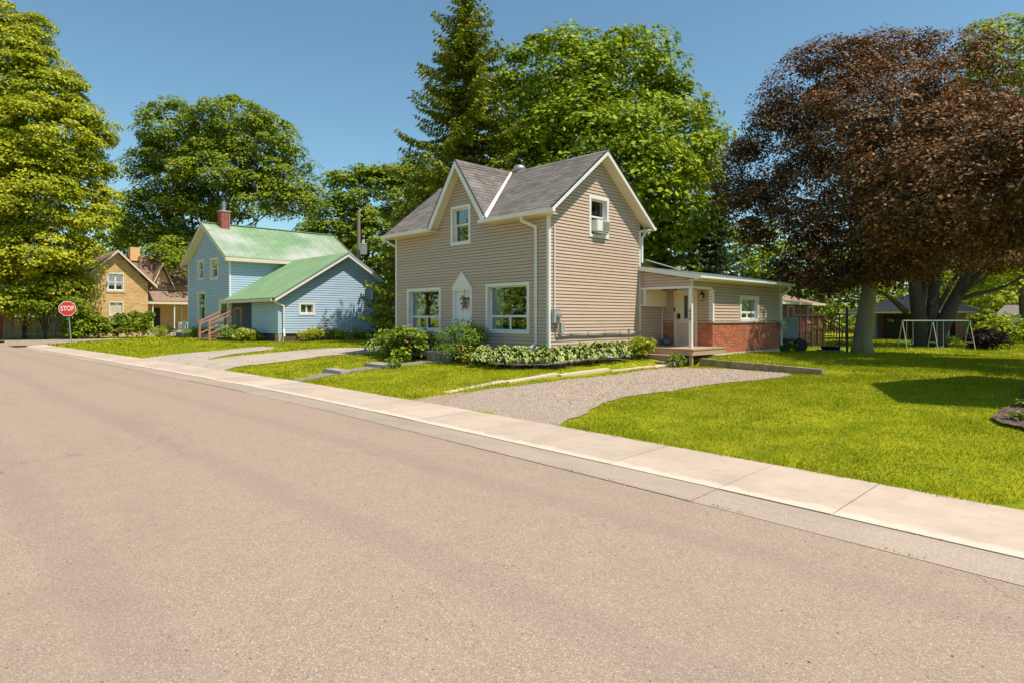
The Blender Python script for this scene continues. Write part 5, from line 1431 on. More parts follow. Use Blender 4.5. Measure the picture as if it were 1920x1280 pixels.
# downpipe like dark post near blue house corner
PP = thing('wooden_post', (-33.6, 22.6, .5), 'thin brown post standing behind the right corner of the blue wing', 'post')
q = MB(); q.tube([(-33.2, 22.0, .4), (-33.2, 22.0, 2.5), (-33.2, 22.0, 2.9)], [.07, .06, .05], 8); q.lathe((-33.2, 22.0, 2.9), [(.09, 0), (.1, .05), (.04, .12)], 8); q.build('post_shaft', 'bark', PP)

# utility pole
UP = thing('utility_pole', (-50, 27, .5), 'wooden utility pole with grey transformer behind the blue house', 'utility pole')
def at(px, d, z): t_ = (px - 960) / 1190; return Vector((d * (-.7133 + .7009 * t_), d * (.7009 + .7133 * t_), z))
a = at(672.5, 45.5, .5); q = MB(); q.tube([a, a + Vector((0, 0, 9.0))], [.155, .11], 10); q.build('pole', 'polewood', UP)
b = at(681.5, 45.1, 6.35); q = MB(); q.lathe(b, [(.2, 0), (.25, .03), (.25, .72), (.27, .74), (.2, .80), (.05, .84)], 14); q.build('transformer', 'metal', UP)
q = MB(); q.lathe(b + Vector((.08, 0, .84)), [(.05, 0), (.07, .05), (.03, .10), (.06, .15), (.03, .24)], 8); q.lathe(b + Vector((-.12, 0, .84)), [(.05, 0), (.07, .05), (.03, .10), (.06, .15), (.03, .24)], 8); q.build('insulator', 'metal', UP)
q = MB(); q.beam(a + Vector((0, 0, 6.1)), b + Vector((0, 0, .3)), .1, .08); q.build('bracket', 'dark', UP)

# stop sign
SG = thing('stop_sign', (-51.6, 8.8, .1), 'red octagonal stop sign on a leaning grey metal post at the street corner', 'sign')
base = at(133.5, 43, .10); topp = at(126.5, 43, 2.96)
q = MB(); q.beam(base, topp, .055, .035, up=(.3, .9, .1)); q.beam(base + Vector((.0, .03, 0)), topp + Vector((.0, .03, 0)), .02, .03); q.build('post', 'metal', SG)
c = topp + Vector((0, 0, -.44)); c = at(126.3, 42.9, 2.48)
fd = Vector((.97, -.22, 0)).normalized(); rt = Vector((0, 0, 1)).cross(fd).normalized()
lean = R(3)
upv = (Vector((0, 0, 1)) * math.cos(lean) - rt * math.sin(lean)).normalized(); rt = upv.cross(fd).normalized()
def octa(r, o0, o1, nm, mat, parent):
    lo = [c + fd * o0 + (rt * math.cos(R(22.5 + 45 * k)) + upv * math.sin(R(22.5 + 45 * k))) * r for k in range(8)]
    MB().hull(lo, [p + fd * (o1 - o0) for p in lo]).build(nm, mat, parent)
octa(.52, .025, .030, 'border', 'sign_white', SG); octa(.485, .030, .034, 'plate', 'red', SG); octa(.52, .019, .0249, 'back_plate', 'metal', SG)
mt4 = Matrix((( rt.x, upv.x, fd.x, 0), (rt.y, upv.y, fd.y, 0), (rt.z, upv.z, fd.z, 0), (0, 0, 0, 1)))
text_mesh('STOP', .46, 'sign_white', SG, Matrix.Translation(c + fd * .036) @ mt4 @ Matrix.Scale(.68, 4, (1, 0, 0)), 'lettering', .003)

# ------------------------------------------------------------------ houses behind the lawn at the right
RB = thing('brick_bungalow', (-20, 45, 0), 'brown brick bungalow with brown roof behind the side wing', 'house')
e0, e1 = at(1440, 44, 0), at(1531, 50, 0)
uu = Vector((e1.x - e0.x, e1.y - e0.y, 0)); Lb = uu.length; uu.normalize(); nn = Vector((uu.y, -uu.x, 0))
if nn.dot(Vector((0, 0, 0)) - e0) < 0: nn = -nn
WBn = Wall((e0.x, e0.y), uu, nn)
q = MB(); q.wbox(WBn, 0, Lb - .8, 0, 2.95, -5, -.02); q.build('wall', 'mortar', RB)
class Cc:
    def __init__(s): s.mb = MB()
    def add(s, lo, hi): s.mb.hull(lo, hi)
cb = Cc(); bricks(cb, WBn, 0, Lb - .8, .2, 2.9, .30, .10, [], gap=.02, o=.01); cb.mb.build('brick_field', 'brick_brown', RB, kind='stuff')
for a_ in (Lb * .36, Lb * .78): window(RB, WBn, a_, a_ + 1.1, 1.45, 2.75, .10, 'slider', deep=.0, proud=.07, fr=.06)
hi0 = e0 - uu * 1 - nn * 3.2; hi1 = e1 - uu * 2.6 - nn * 3.2
slab([(e0 - uu * 1 + nn * .6) + Z * 2.95, (e1 + uu * .2 + nn * .6) + Z * 2.95, hi1 + Z * 4.1, hi0 + Z * 4.1], .14).build('roof', 'brown_shingle', RB)
slab([(e1 + uu * .2 + nn * .6) + Z * 2.95, (e1 + uu * .2 - nn * 7) + Z * 2.95, hi1 + Z * 4.1], .14).build('roof', 'brown_shingle', RB)
q = MB(); q.beam((e0 - uu * 1 + nn * .62) + Z * 2.90, (e1 + uu * .2 + nn * .62) + Z * 2.90, .06, .16); q.build('fascia_board', 'cream', RB)

GR = thing('brown_garage_house', (-12, 62, 0), 'low brown roofed ranch house with dark garage doors behind the swing set', 'house')
g0, g1 = at(1600, 58, 0), at(1822, 52, 0)
uu = Vector((g1.x - g0.x, g1.y - g0.y, 0)); Lg_ = uu.length; uu.normalize(); nn = Vector((uu.y, -uu.x, 0))
if nn.dot(-g0) < 0: nn = -nn
WG = Wall((g0.x, g0.y), uu, nn); print('garage house', g0, g1, Lg_)
q = MB(); q.wbox(WG, 0, Lg_ - .9, -.3, 2.4, -7, -1.2); q.build('wall', 'brick_brown', GR)
q = MB(); q.wbox(WG, 1.2, 1.75, -.2, 2.35, -1.2, -.3); q.build('white_return', 'bluegrey', GR)
q = MB()
for k in range(4): q.wbox(WG, 2.2 + k * 2.0, 4.0 + k * 2.0, .05, 2.1, -1.19, -1.1)
q.build('garage_door', 'bark_dark', GR)
for k in range(4):
    q = MB(); q.wbox(WG, 2.5 + k * 2.0, 3.7 + k * 2.0, 1.55, 1.8, -1.10, -1.08); q.build('door_light', 'glass', GR)
# lit brick pier
pa, pb_ = Lg_ * .875, Lg_ * .955
q = MB(); q.wbox(WG, pa, pb_, -.3, 2.35, -.7, -.02); q.build('pier', 'mortar', GR)
cb = Pieces(GR, 'brick', pmat('pink_brick', (.56, .33, .22), (.42, .22, .14), 5, .7, .9, rnd=.2))
bricks(cb, WG, pa, pb_, -.2, 2.3, .24, .085, [], gap=.018, o=.01); cb.done()
q = MB(); q.wbox(WG, pa - .55, pa - .40, -.3, 2.35, -.2, -.05); q.build('porch_post', 'white', GR)
ym_ = -3.6
slab([WG.P(-.6, 2.45, .5), WG.P(Lg_ + .8, 2.45, .5), WG.P(Lg_ - 4, 3.85, ym_), WG.P(3, 3.85, ym_)], .14).build('roof', 'brown_shingle', GR)
slab([WG.P(-.6, 2.45, .5), WG.P(3, 3.85, ym_), WG.P(-.6, 2.45, -8)], .14).build('roof', 'brown_shingle', GR)
slab([WG.P(Lg_ + .8, 2.45, .5), WG.P(Lg_ - 4, 3.85, ym_), WG.P(Lg_ + .8, 2.45, -8)], .14).build('roof', 'brown_shingle', GR)
q = MB(); q.wbox(WG, -.6, Lg_ + .8, 2.28, 2.42, .50, .56); q.build('fascia_board', 'cream', GR)
# mint house
MH = thing('mint_green_house', (-4, 70, 0), 'pale mint sided house at the far right edge beyond the lawn', 'house')
m0, m1 = at(1868, 62, 0), at(1990, 62, 0); uu = (m1 - m0); Lm = uu.length; uu.normalize(); nn = Vector((uu.y, -uu.x, 0))
if nn.dot(-m0) < 0: nn = -nn
WM = Wall((m0.x, m0.y), uu, nn)
siding(MH, WM, [[(0, -.3), (Lm, -.3), (Lm, 2.2), (0, 2.2)]], [(1.08, 1.62, .75, 1.35)], -.3, 2.2, .2, 'mint', single=False, name='siding_field', lip=.03)
window(MH, WM, .95, 1.75, .62, 1.48, .10, 'slider', deep=.05, fr=.05)
slab([WM.P(-.4, 2.2, .4), WM.P(Lm, 2.2, .4), WM.P(Lm, 3.2, -3), WM.P(3.2, 3.2, -3)], .14).build('roof', 'shingle', MH)

# deck and stair behind
DS = thing('backyard_deck', (-16, 44, 0), 'red stained raised deck with a railed stair going down to the lawn', 'deck')
k0, k1, k2 = at(1490, 41, 0), at(1545, 41, 0), at(1580, 40, 0)
uu = (k1 - k0); Ld = uu.length; uu.normalize(); nn = Vector((uu.y, -uu.x, 0))
if nn.dot(-k0) < 0: nn = -nn
WK = Wall((k0.x, k0.y), uu, nn); gz = Hf(k1.x, k1.y)
for k in range(9):
    q = MB(); q.wbox(WK, 0, Ld, 1.05 + 0, 1.09, -2.0 + k * .22, -2.0 + k * .22 + .21); q.build('deck_board', 'wood_red', DS)
for k in range(6):
    q = MB(); a_ = Ld * k / 5; q.wbox(WK, a_ - .05, a_ + .05, gz - .1, 2.05, -.06, .04); q.build('post', 'wood_red', DS)
q = MB(); q.wbox(WK, 0, Ld, 1.98, 2.06, -.05, .06); q.wbox(WK, 0, Ld, 1.2, 1.26, -.04, .03); q.build('rail', 'wood_red', DS)
for k in range(22):
    q = MB(); a_ = .08 + k * (Ld - .1) / 22; q.wbox(WK, a_, a_ + .035, 1.26, 1.98, -.02, .015); q.build('baluster', 'wood_red', DS)
for k in range(7):
    q = MB(); a_ = Ld + k * .27; zt = 1.05 - k * .17; q.wbox(WK, a_, a_ + .30, zt - .04, zt, -1.1, .0); q.build('step', 'wood_red', DS)
for o_ in (.02, -1.12):
    q = MB(); q.beam(WK.P(Ld, 2.0, o_), WK.P(Ld + 1.9, .92, o_), .06, .09); q.build('rail', 'wood_red', DS)
    for k in range(10):
        q = MB(); a_ = Ld + .1 + k * .18; zt = 1.98 - k * .103; q.wbox(WK, a_, a_ + .035, zt - .85, zt, o_ - .015, o_ + .02); q.build('baluster', 'wood_red', DS)
q = MB()
for k in range(14): q.wbox(WK, k * Ld / 14, k * Ld / 14 + Ld / 14 - .02, gz, 1.0, -.02, .0)
q.build('skirt_boards', 'bark_dark', DS)
# trailer with grey panel
TRL = thing('utility_trailer', (-10, 28, .4), 'dark flatbed utility trailer with grey blue front panel parked behind the wing', 'trailer')
k0, k1 = at(1459, 30, 0), at(1512, 30, 0); uu = (k1 - k0); Lt = uu.length; uu.normalize(); nn = Vector((uu.y, -uu.x, 0))
if nn.dot(-k0) < 0: nn = -nn
WT = Wall((k0.x, k0.y), uu, nn); gz = Hf(k0.x, k0.y)
q = MB(); q.wbox(WT, 0, Lt * .73, .90, 1.88, -.05, 0); q.build('panel', 'bluegrey', TRL)
q = MB(); q.wbox(WT, -.3, Lt * .98, .72, .80, -1.2, .05); q.wbox(WT, -.3, Lt * .8, .86, .90, -1.0, .04); q.build('bed', 'dark', TRL)
for a_ in (.25, 1.05):
    q = MB(); c_ = WT.P(a_, gz + .30, .0); q.tube([c_ + nn * .10, c_ - nn * .12], .30, 18); w_ = q.build('wheel', 'black', TRL)
    q = MB(); q.tube([c_ + nn * .11, c_ + nn * .05], .11, 12); q.build('rim', 'dark', w_)
q = MB(); q.beam(WT.P(Lt * .95, .75, -.5), WT.P(Lt * 1.25, .62, -.5), .08, .08); q.build('drawbar', 'dark', TRL)
# fire pit
FP = thing('fire_pit', (-11, 31, .4), 'low ring of pale stones round a dark fire bowl on the shaded lawn', 'fire pit')
c_ = at(1557, 31.5, 0); c_.z = Hf(c_.x, c_.y)
for k in range(14):
    an = k * math.pi / 7; p_ = c_ + Vector((.52 * math.cos(an), .52 * math.sin(an), .05))
    q = MB(); q.lathe(p_ - Vector((0, 0, .06)), [(.09, 0), (.13, .06), (.11, .13), (.04, .16)], 7); q.v = [(a + random.uniform(-.02, .02), b + random.uniform(-.02, .02), cz) for a, b, cz in q.v]; q.build('stone', 'stone', FP)
q = MB(); q.lathe(c_ + Vector((0, 0, .05)), [(.3, 0), (.44, .20), (.46, .26), (.42, .24), (.28, .05)], 16); q.build('fire_bowl', 'dark', FP)
for i, (px_, d_, top) in enumerate(((1574, 31, 2.05), (1588.5, 31, 2.35))):
    c_ = at(px_, d_, 0); z_ = Hf(c_.x, c_.y)
    T_ = thing('clothesline_post', (c_.x, c_.y, z_), ['shorter thin black post left of the maple trunk', 'taller thicker black post nearest the maple trunk'][i], 'post', 'black posts beside the fire pit')
    q = MB(); q.tube([(c_.x, c_.y, z_ - .1), (c_.x, c_.y, top)], .035 + .02 * i, 8); q.build('shaft', 'black', T_)
    q = MB(); q.tube([(c_.x, c_.y, top), (c_.x - .12, c_.y, top + .03), (c_.x - .2, c_.y, top - .06)], .015, 6); q.build('hook', 'black', T_)

# swing set
SS = thing('swing_set', (-5, 44, 0), 'green and cream metal swing set with two hanging swings under the dark tree', 'swing set')
def gp(px, d): v = at(px, d, 0); v.z = Hf(v.x, v.y); return v
dS = 37.
zt = Hf(at(1760, dS, 0).x, at(1760, dS, 0).y) + 1.68
tops = [at(1692, dS, zt), at(1749, dS, zt), at(1818, dS, zt)]
q = MB(); q.tube([tops[0], tops[1], tops[2]], .035, 8); q.build('top_bar', 'greenpipe', SS)
for k, T_ in enumerate(tops):
    dd = (tops[2] - tops[0]).normalized()
    perp = Vector((-dd.y, dd.x, 0))
    for s in (-1, 1):
        ft = T_ + perp * s * .62 + dd * s * .10; ft.z = Hf(ft.x, ft.y)
        q = MB(); q.tube([T_, ft], .024, 8); q.build('leg', 'metal_grey', SS)  # grey on legs and bars puts the tree's shade into their cream paint
    a_ = T_ + perp * .44 + dd * .07; b_ = T_ - perp * .44 - dd * .07; a_.z = b_.z = zt - 1.25
    q = MB(); q.tube([a_, b_], .022, 6); q.build('cross_bar', 'metal_grey', SS)
    q = MB(); q.tube([T_ + Vector((0, 0, .04)), T_ - Vector((0, 0, .16))], .06, 8); q.build('bracket', 'greenpipe', SS)
for (pa_, pb2, sz) in ((1700, 1712, .62), (1757, 1769, .45)):
    A_, B_ = at(pa_, dS, zt), at(pb2, dS, zt); z_ = Hf(A_.x, A_.y) + sz - .25
    ch_ = [A_ + Vector((0, 0, z_ - zt)), B_ + Vector((0, 0, z_ - zt))]
    q = MB(); mid_ = (ch_[0] + ch_[1]) / 2 - Vector((0, 0, .06)); q.beam(ch_[0], mid_, .16, .03); q.beam(mid_, ch_[1], .16, .03); sst = q.build('swing_seat', 'greenpipe', SS)
    for A2, B2 in ((A_, ch_[0]), (B_, ch_[1])):
        q = MB(); q.tube([A2, B2], .014, 5); q.build('chain', 'metal', sst)
# ------------------------------------------------------------------ trees
def leaf_quads(c, nrm, size, asp=.62):
    """kite shaped leaves: N centres, N normals"""
    n = len(c)
    nrm = nrm / np.linalg.norm(nrm, axis=1, keepdims=True)
    a = rng.normal(size=(n, 3)); t_ = np.cross(nrm, a); t_ /= np.linalg.norm(t_, axis=1, keepdims=True)
    b_ = np.cross(nrm, t_); s = size[:, None]
    fold = nrm * s * rng.uniform(-.05, .18, (n, 1))
    q = np.stack([c - t_ * s * .5, c + b_ * s * asp * .5 - t_ * s * .05 + fold, c + t_ * s * .5, c - b_ * s * asp * .5 - t_ * s * .05 + fold], 1)
    return q.reshape(-1, 3)

def unit(n):
    v = rng.normal(size=(n, 3)); return v / np.linalg.norm(v, axis=1, keepdims=True)

def crown_clumps(lobes, cr, density, low=-.55):
    """clump centres over the outer shells of the lobes (not buried in other lobes)"""
    L = np.array(lobes, float); out = []
    for i, (cx, cy, cz, rx, ry, rz) in enumerate(L):
        area = 4 * np.pi * (((rx * ry) ** 1.6 + (rx * rz) ** 1.6 + (ry * rz) ** 1.6) / 3) ** (1 / 1.6)
        n = max(4, int(area / (cr * cr * 2.2) * density))
        d = unit(n * 2); d = d[d[:, 2] > low][:n]
        rr = np.where(rng.random(len(d)) < .78, rng.uniform(.86, 1.02, len(d)), rng.uniform(.45, .85, len(d)))
        p = np.array([cx, cy, cz]) + d * np.array([rx, ry, rz]) * rr[:, None]
        keep = np.ones(len(p), bool)
        for j, (ox, oy, oz, qx, qy, qz) in enumerate(L):
            if j == i: continue
            e = ((p[:, 0] - ox) / qx) ** 2 + ((p[:, 1] - oy) / qy) ** 2 + ((p[:, 2] - oz) / qz) ** 2
            keep &= (e > .62) | (rng.random(len(p)) < .12)
        out.append(np.concatenate([p, d], 1)[keep])
    return np.concatenate(out)

def fill_leaves(cl, cr, per, size, flat=.62, jitter=.35):
    cs = []; ns = []
    rad = cr * rng.uniform(.55, 1.5, len(cl))
    n = len(cl) * per; idx = np.repeat(np.arange(len(cl)), per)
    d = unit(n); d[:, 2] = np.abs(d[:, 2]) * np.where(rng.random(n) < .84, 1, -1)
    r = rng.uniform(.45, 1.0, n) ** .6
    off = d * r[:, None] * rad[idx][:, None]; off[:, 2] *= flat
    # droop outward
    hor = cl[idx, 3:6]; off[:, 2] -= .18 * np.abs((off * hor).sum(1))
    c = cl[idx, :3] + off
    nr = d * .55 + np.array([.15, .03, .75]) + hor * .45 + rng.normal(size=(n, 3)) * (jitter + .12)
    s = size * rng.uniform(.6, 1.35, n)
    return leaf_quads(c, nr, s)

def limb_path(a, b, sag=.12, n=5, wob=.25):
    a = Vector(a); b = Vector(b); L = (b - a).length; pts = []
    w1 = Vector((random.uniform(-1, 1), random.uniform(-1, 1), 0)) * wob
    for k in range(n + 1):
        f = k / n; p = a.lerp(b, f)
        p += w1 * math.sin(f * math.pi) * L * .12; p.z += -math.sin(f * math.pi) * L * sag + random.uniform(-.02, .02) * L
        pts.append(p)
    return pts

def broad_tree(name, base, lobes, label, leaf, bark='bark', tr=.35, cr=.8, density=1., per=60, size=.22, group=None, limbs=16, trunk_top=.62, flat=.62, low=-.55, twigs=0, stems=None, cat='tree', fork=.3, lf_=.42):
    base = Vector(base); T_ = thing(name, base, label, cat, group)
    L = lobes
    top = max(l[2] + l[5] for l in L); ctr = Vector((sum(l[0] for l in L) / len(L), sum(l[1] for l in L) / len(L), 0))
    mb = MB()
    ht = top - base.z
    cl = crown_clumps(L, cr, density, low)
    sts = stems or [(base, Vector((ctr.x * .7 + base.x * .3, ctr.y * .7 + base.y * .3, base.z + ht * trunk_top)), tr)]
    for (a, b_, r0) in sts:
        a = Vector(a); b_ = Vector(b_)
        pts = [a - Vector((0, 0, .2)), a + Vector((0, 0, .35))] + limb_path(a + Vector((0, 0, .6)), b_, 0, 6, .12)
        rad = [r0 * 1.5, r0 * 1.12] + [r0 * (1 - .62 * k / 6) for k in range(7)]
        mb.tube(pts, rad, 14)
        idx = rng.permutation(len(cl))[:max(3, limbs // len(sts))]
        for i in idx:
            tgt = Vector(cl[i, :3]); f = random.uniform(fork, .95)
            k = min(len(pts) - 2, 2 + int(f * 6)); s_ = pts[k]
            if len(sts) > 1 and (tgt - b_).length > ht * .6: continue
            Lm_ = (tgt - s_).length; r1 = rad[k] * lf_
            lp = limb_path(s_, s_.lerp(tgt, .93), .02, 5, .5)
            mb.tube(lp, [r1 * (1 - .85 * q / 5) for q in range(6)], 7)
            for _ in range(twigs):
                k2 = random.randint(2, 5); j = rng.integers(len(cl)); t2 = Vector(cl[j, :3])
                if (t2 - lp[k2]).length < Lm_ * .8: mb.tube(limb_path(lp[k2], lp[k2].lerp(t2, .9), .0, 3, .5), [r1 * .30 * (1 - .8 * q / 3) for q in range(4)], 5)
    mb.build('trunk', bark, T_, smooth=True)
    v = fill_leaves(cl, cr, per, size, flat)
    np_mesh('crown', v, 4, leaf, T_)
    return T_, len(v) // 4

def conifer(name, base, h, rad, label, mat='needle', bark='bark', dens=1., size=.30, group=None, power=.8, droop=.32, gap=.0, spacing=.42, lowf=.06, tipup=.12):
    base = Vector(base); T_ = thing(name, base, label, 'tree', group)
    mb = MB(); mb.tube([base - Z * .2, base + Z * h * .3, base + Z * h * .7, base + Z * h], [h * .016, h * .012, h * .006, .02], 10)
    cs = []; ns = []; tz = []; ts = []
    z = h * lowf
    ph = 0
    while z < h * .985:
        f = 1 - z / h; Lb_ = rad * f ** power * 1.0 + .15
        nb = 6 if f > .15 else 5
        for k in range(nb):
            an = ph + k * 2 * math.pi / nb + random.uniform(-.25, .25)
            if random.random() < gap: continue
            L = Lb_ * random.uniform(.62, 1.14)
            dirv = np.array([math.cos(an), math.sin(an)])
            m = max(3, int(L / .16))
            s = np.linspace(.10, 1, m)
            zz = z + random.uniform(-.1, .1) + L * (-droop * np.sin(s * 1.9) + tipup * s * s) + (1 - f) * L * .35 * s
            pts = np.stack([dirv[0] * L * s, dirv[1] * L * s, zz], 1)
            bp = [base + Vector(p) for p in pts[::max(1, m // 4)]]
            mb.tube([base + Z * z] + bp, [.05 * f + .012] + [max(.006, .04 * f * (1 - i / len(bp))) for i in range(len(bp))], 5, cap=False)
            # side sprays
            for i in range(m):
                wsp = (.16 + .42 * L * .45) * (1 - s[i] * .72) * random.uniform(.7, 1.2)
                for sd in (-1, 1, 0):
                    nl = max(2, int(wsp / .09 * dens)) if sd else 2
                    w = rng.uniform(0, 1, nl) * wsp * sd
                    fw = np.abs(w) * .55
                    px_ = pts[i, 0] + dirv[0] * fw - dirv[1] * w; py_ = pts[i, 1] + dirv[1] * fw + dirv[0] * w
                    pz_ = pts[i, 2] - np.abs(w) * .18 - rng.uniform(0, .16, nl)
                    cs.append(np.stack([px_, py_, pz_], 1))
                    tdir = np.stack([dirv[0] * .6 - dirv[1] * sd * .8 + rng.normal(0, .25, nl), dirv[1] * .6 + dirv[0] * sd * .8 + rng.normal(0, .25, nl), -.45 + rng.normal(0, .25, nl)], 1)
                    ts.append(tdir)
        z += spacing * (.55 + .45 * f) * random.uniform(.8, 1.2); ph += 1.1
    mb.build('trunk', bark, T_, smooth=True)
    c = np.concatenate(cs) + np.array(base); t_ = np.concatenate(ts); t_ /= np.linalg.norm(t_, axis=1, keepdims=True)
    n = len(c); nr = np.array([0, 0, 1.]) + rng.normal(size=(n, 3)) * .45; b_ = np.cross(nr, t_); b_ /= np.linalg.norm(b_, axis=1, keepdims=True)
    s = size * rng.uniform(.6, 1.3, n)[:, None]
    q = np.stack([c - t_ * s * .4, c + b_ * s * .20, c + t_ * s * .6, c - b_ * s * .20], 1).reshape(-1, 3)
    np_mesh('crown', q, 4, mat, T_)
    return n

def P3(px, py, d):
    """world point from a surveyed bearing column, height line and true distance d in metres"""
    t_ = (px - 960) / 1190
    return (d * (-.7133 + .7009 * t_), d * (.7009 + .7133 * t_), 1.8 - (py - 598) * d / 1190)
def lobe(px, py, d, rpx, rpy=None, depth=None):
    x, y, z = P3(px, py, d); k = d / 1190; rpy = rpy or rpx
    return (x, y, z, (depth or rpx) * k, (depth or rpx) * k, rpy * k)
def gbase(px, d):
    x, y, z = P3(px, 598, d); return (x, y, Hf(x, y))
tot = 0
T_, n = broad_tree('maple_tree', (3.4, 23.8, .4), [(2.4, 23.6, 6.6, 4.2, 4.2, 3.2), (1.2, 21.6, 6.2, 2.9, 2.9, 2.3), (3.6, 26.2, 8.6, 3.8, 3.8, 3), (-.8, 21.4, 5.3, 1.4, 1.4, 1.4)], 'green maple in the neighbouring yard just beyond the right edge', 'leaf_dark', 'bark', tr=.3, cr=.8, density=1.1, per=60, size=.28, limbs=14); tot += n
# purple maple by the swing set
D = 29.
lb = [lobe(1650, 250, D, 150, 150), lobe(1560, 190, D - .6, 110, 100), lobe(1500, 300, D, 110, 120), lobe(1740, 165, D, 112, 92), lobe(1815, 290, D, 95, 125), lobe(1430, 330, D + 1, 70, 75),
      lobe(1480, 420, D - .5, 80, 75), lobe(1620, 400, D - 2.5, 120, 110), lobe(1760, 390, D - 1.5, 120, 110), lobe(1390, 390, D + 1, 50, 50), lobe(1860, 420, D + 1, 80, 100), lobe(1640, 140, D, 95, 62, 95), lobe(1570, 480, D, 80, 55), lobe(1690, 470, D - 1.5, 80, 60), lobe(1650, 330, D - 4, 90, 90), lobe(1695, 430, 21.5, 65, 60), lobe(1765, 395, 20.0, 85, 80), lobe(1845, 410, 19.5, 95, 85), lobe(1925, 400, 19, 100, 90), lobe(1720, 310, 21.5, 95, 90), lobe(1820, 290, 20.5, 105, 95), lobe(1785, 330, 22.8, 105, 100), lobe(1735, 360, 24, 100, 90), lobe(1880, 330, 21.5, 100, 100), lobe(1700, 440, 24, 80, 60), lobe(1600, 490, 27, 80, 55), lobe(1530, 515, 28, 70, 42), lobe(1670, 505, 25, 70, 45), lobe(1580, 350, 26, 100, 90), (-4.5, 23, 5.4, 2., 2., 1.5), (-3., 21.7, 5.6, 1.9, 1.9, 1.6),  lobe(1530, 505, D - 1, 75, 48), lobe(1640, 230, D - 4, 120, 100)]
T_, n = broad_tree('purple_maple', gbase(1617, 26.5), lb, 'huge purple leaved maple with pale mossy trunk on the right lawn', 'leaf_purple', 'bark_mossy', tr=.36, cr=.85, density=1.55, per=240, size=.132, limbs=34, trunk_top=.5, twigs=2, low=-.8, fork=.6); tot += n; print('purple', n)
# second purple tree, several stems
D2 = 41.; b0 = Vector(gbase(1738, D2))
sts = [(b0 + Vector((-.3, 0, 0)), Vector(P3(1700, 400, D2)), .50), (b0 + Vector((.1, .2, 0)), Vector(P3(1765, 390, D2 + 1)), .42), (b0 + Vector((.5, .1, 0)), Vector(P3(1850, 430, D2)), .50)]
lb = [lobe(1840, 330, D2, 130, 120), lobe(1900, 440, D2, 90, 75), lobe(1790, 440, D2 + 1, 100, 60), lobe(1700, 400, D2 + 1, 100, 80)]
T_, n = broad_tree('purple_maple', b0, lb, 'purple leaved tree with three thick dark stems behind the swing set', 'leaf_purple', 'bark_dark', cr=.95, density=1.3, per=110, size=.27, limbs=30, stems=sts, low=-.9); tot += n
for a, b_, r0 in ((P3(1700, 585, D2), P3(1645, 545, D2 - .5), .20), (P3(1775, 580, D2), P3(1850, 520, D2 - .5), .20)):
    mb = MB(); mb.tube(limb_path(a, b_, -.05, 5, .3), [r0 * (1 - .6 * k / 5) for k in range(6)], 8); mb.build('limb', 'bark_dark', T_, smooth=True)
# bright green maple behind at the right
D = 52
lb = [lobe(1880, 110, D, 75, 75), lobe(1930, 160, D, 90, 110), lobe(1860, 200, D, 60, 80), lobe(1935, 330, D, 90, 130), lobe(1900, 500, D, 80, 80)]
T_, n = broad_tree('green_maple', gbase(1925, D), lb, 'bright green maple rising behind the purple maples at the right edge', 'leaf_maple', 'bark', tr=.4, cr=1.0, density=1.2, per=55, size=.34, limbs=14); tot += n
# horse chestnut behind the tan house
D = 35.
lb = [lobe(1090, 170, D, 85, 95), lobe(1180, 150, D + 1, 80, 80), lobe(1010, 175, D + 2, 80, 90), lobe(985, 260, D + 1.5, 60, 110), lobe(1120, 290, D - 2.5, 110, 110), lobe(1230, 240, D + .5, 75, 90), lobe(1275, 310, D - 1, 75, 85), lobe(1200, 360, D - 3, 95, 80), lobe(1290, 270, D + 1, 55, 60),
      lobe(1270, 400, D - 2, 60, 70), lobe(1040, 330, D - 1, 80, 90), lobe(1130, 420, D - 1, 80, 60), lobe(1205, 460, D, 50, 60)]
T_, n = broad_tree('horse_chestnut_tree', gbase(1140, D + 2), lb, 'broad bright green chestnut tree directly behind the tan house', 'leaf_chestnut', 'bark', tr=.45, cr=1.15, density=1.4, per=175, size=.28, limbs=26, flat=.75, low=-.8); tot += n
# tall spruce
n = conifer('tall_spruce', gbase(872, 33.5), 18.9, 5.0, 'tallest dark spruce rising left of the green chestnut behind the tan house', dens=1.8, size=.27, droop=.28, spacing=.44, power=.55, gap=.06); tot += n; print('spruce', n)
n = conifer('spruce_tree', gbase(800, 38), 10.5, 3.4, 'shorter olive spruce filling the gap left of the tan house gable', dens=1.5, size=.30, power=.5, gap=.04); tot += n
n = conifer('spruce_tree', gbase(1318, 46), 18.0, 3.6, 'narrow blue green spruce top beside the chestnut crown', mat='needle_blue', dens=.6, size=.38, power=.7, gap=.12, droop=.2, spacing=.6); tot += n
n = conifer('spruce_tree', gbase(1245, 34), 8.8, 2.4, 'low drooping spruce just right of the tan gable end', dens=.9, size=.28, power=.6, gap=.05, droop=.5); tot += n
n = conifer('spruce_tree', gbase(1345, 44), 11.0, 3.2, 'open thin spruce with bare branches behind the side wing roof', mat='needle_blue', dens=.3, size=.34, power=.7, gap=.2, droop=.2, spacing=.65); tot += n
n = conifer('spruce_tree', gbase(748, 40), 8.2, 2.5, 'low spruce beside the left wall of the tan house', dens=.9, size=.28, power=.6, gap=.05); tot += n
# round tree left of spruce
D = 54
lb = [lobe(665, 365, D, 50, 55), lobe(715, 380, D, 60, 65), lobe(640, 440, D, 55, 70), lobe(710, 470, D - 1, 65, 70), lobe(600, 470, D + 2, 45, 50), lobe(765, 420, D + 1, 50, 70), lobe(770, 350, D + 2, 40, 50), lobe(620, 540, D, 60, 60), lobe(720, 560, D, 70, 60)]
T_, n = broad_tree('maple_tree', gbase(690, D), lb, 'mid green rounded maple behind the utility pole', 'leaf_dark', 'bark', tr=.4, cr=.9, density=1.35, per=90, size=.30, limbs=16); tot += n
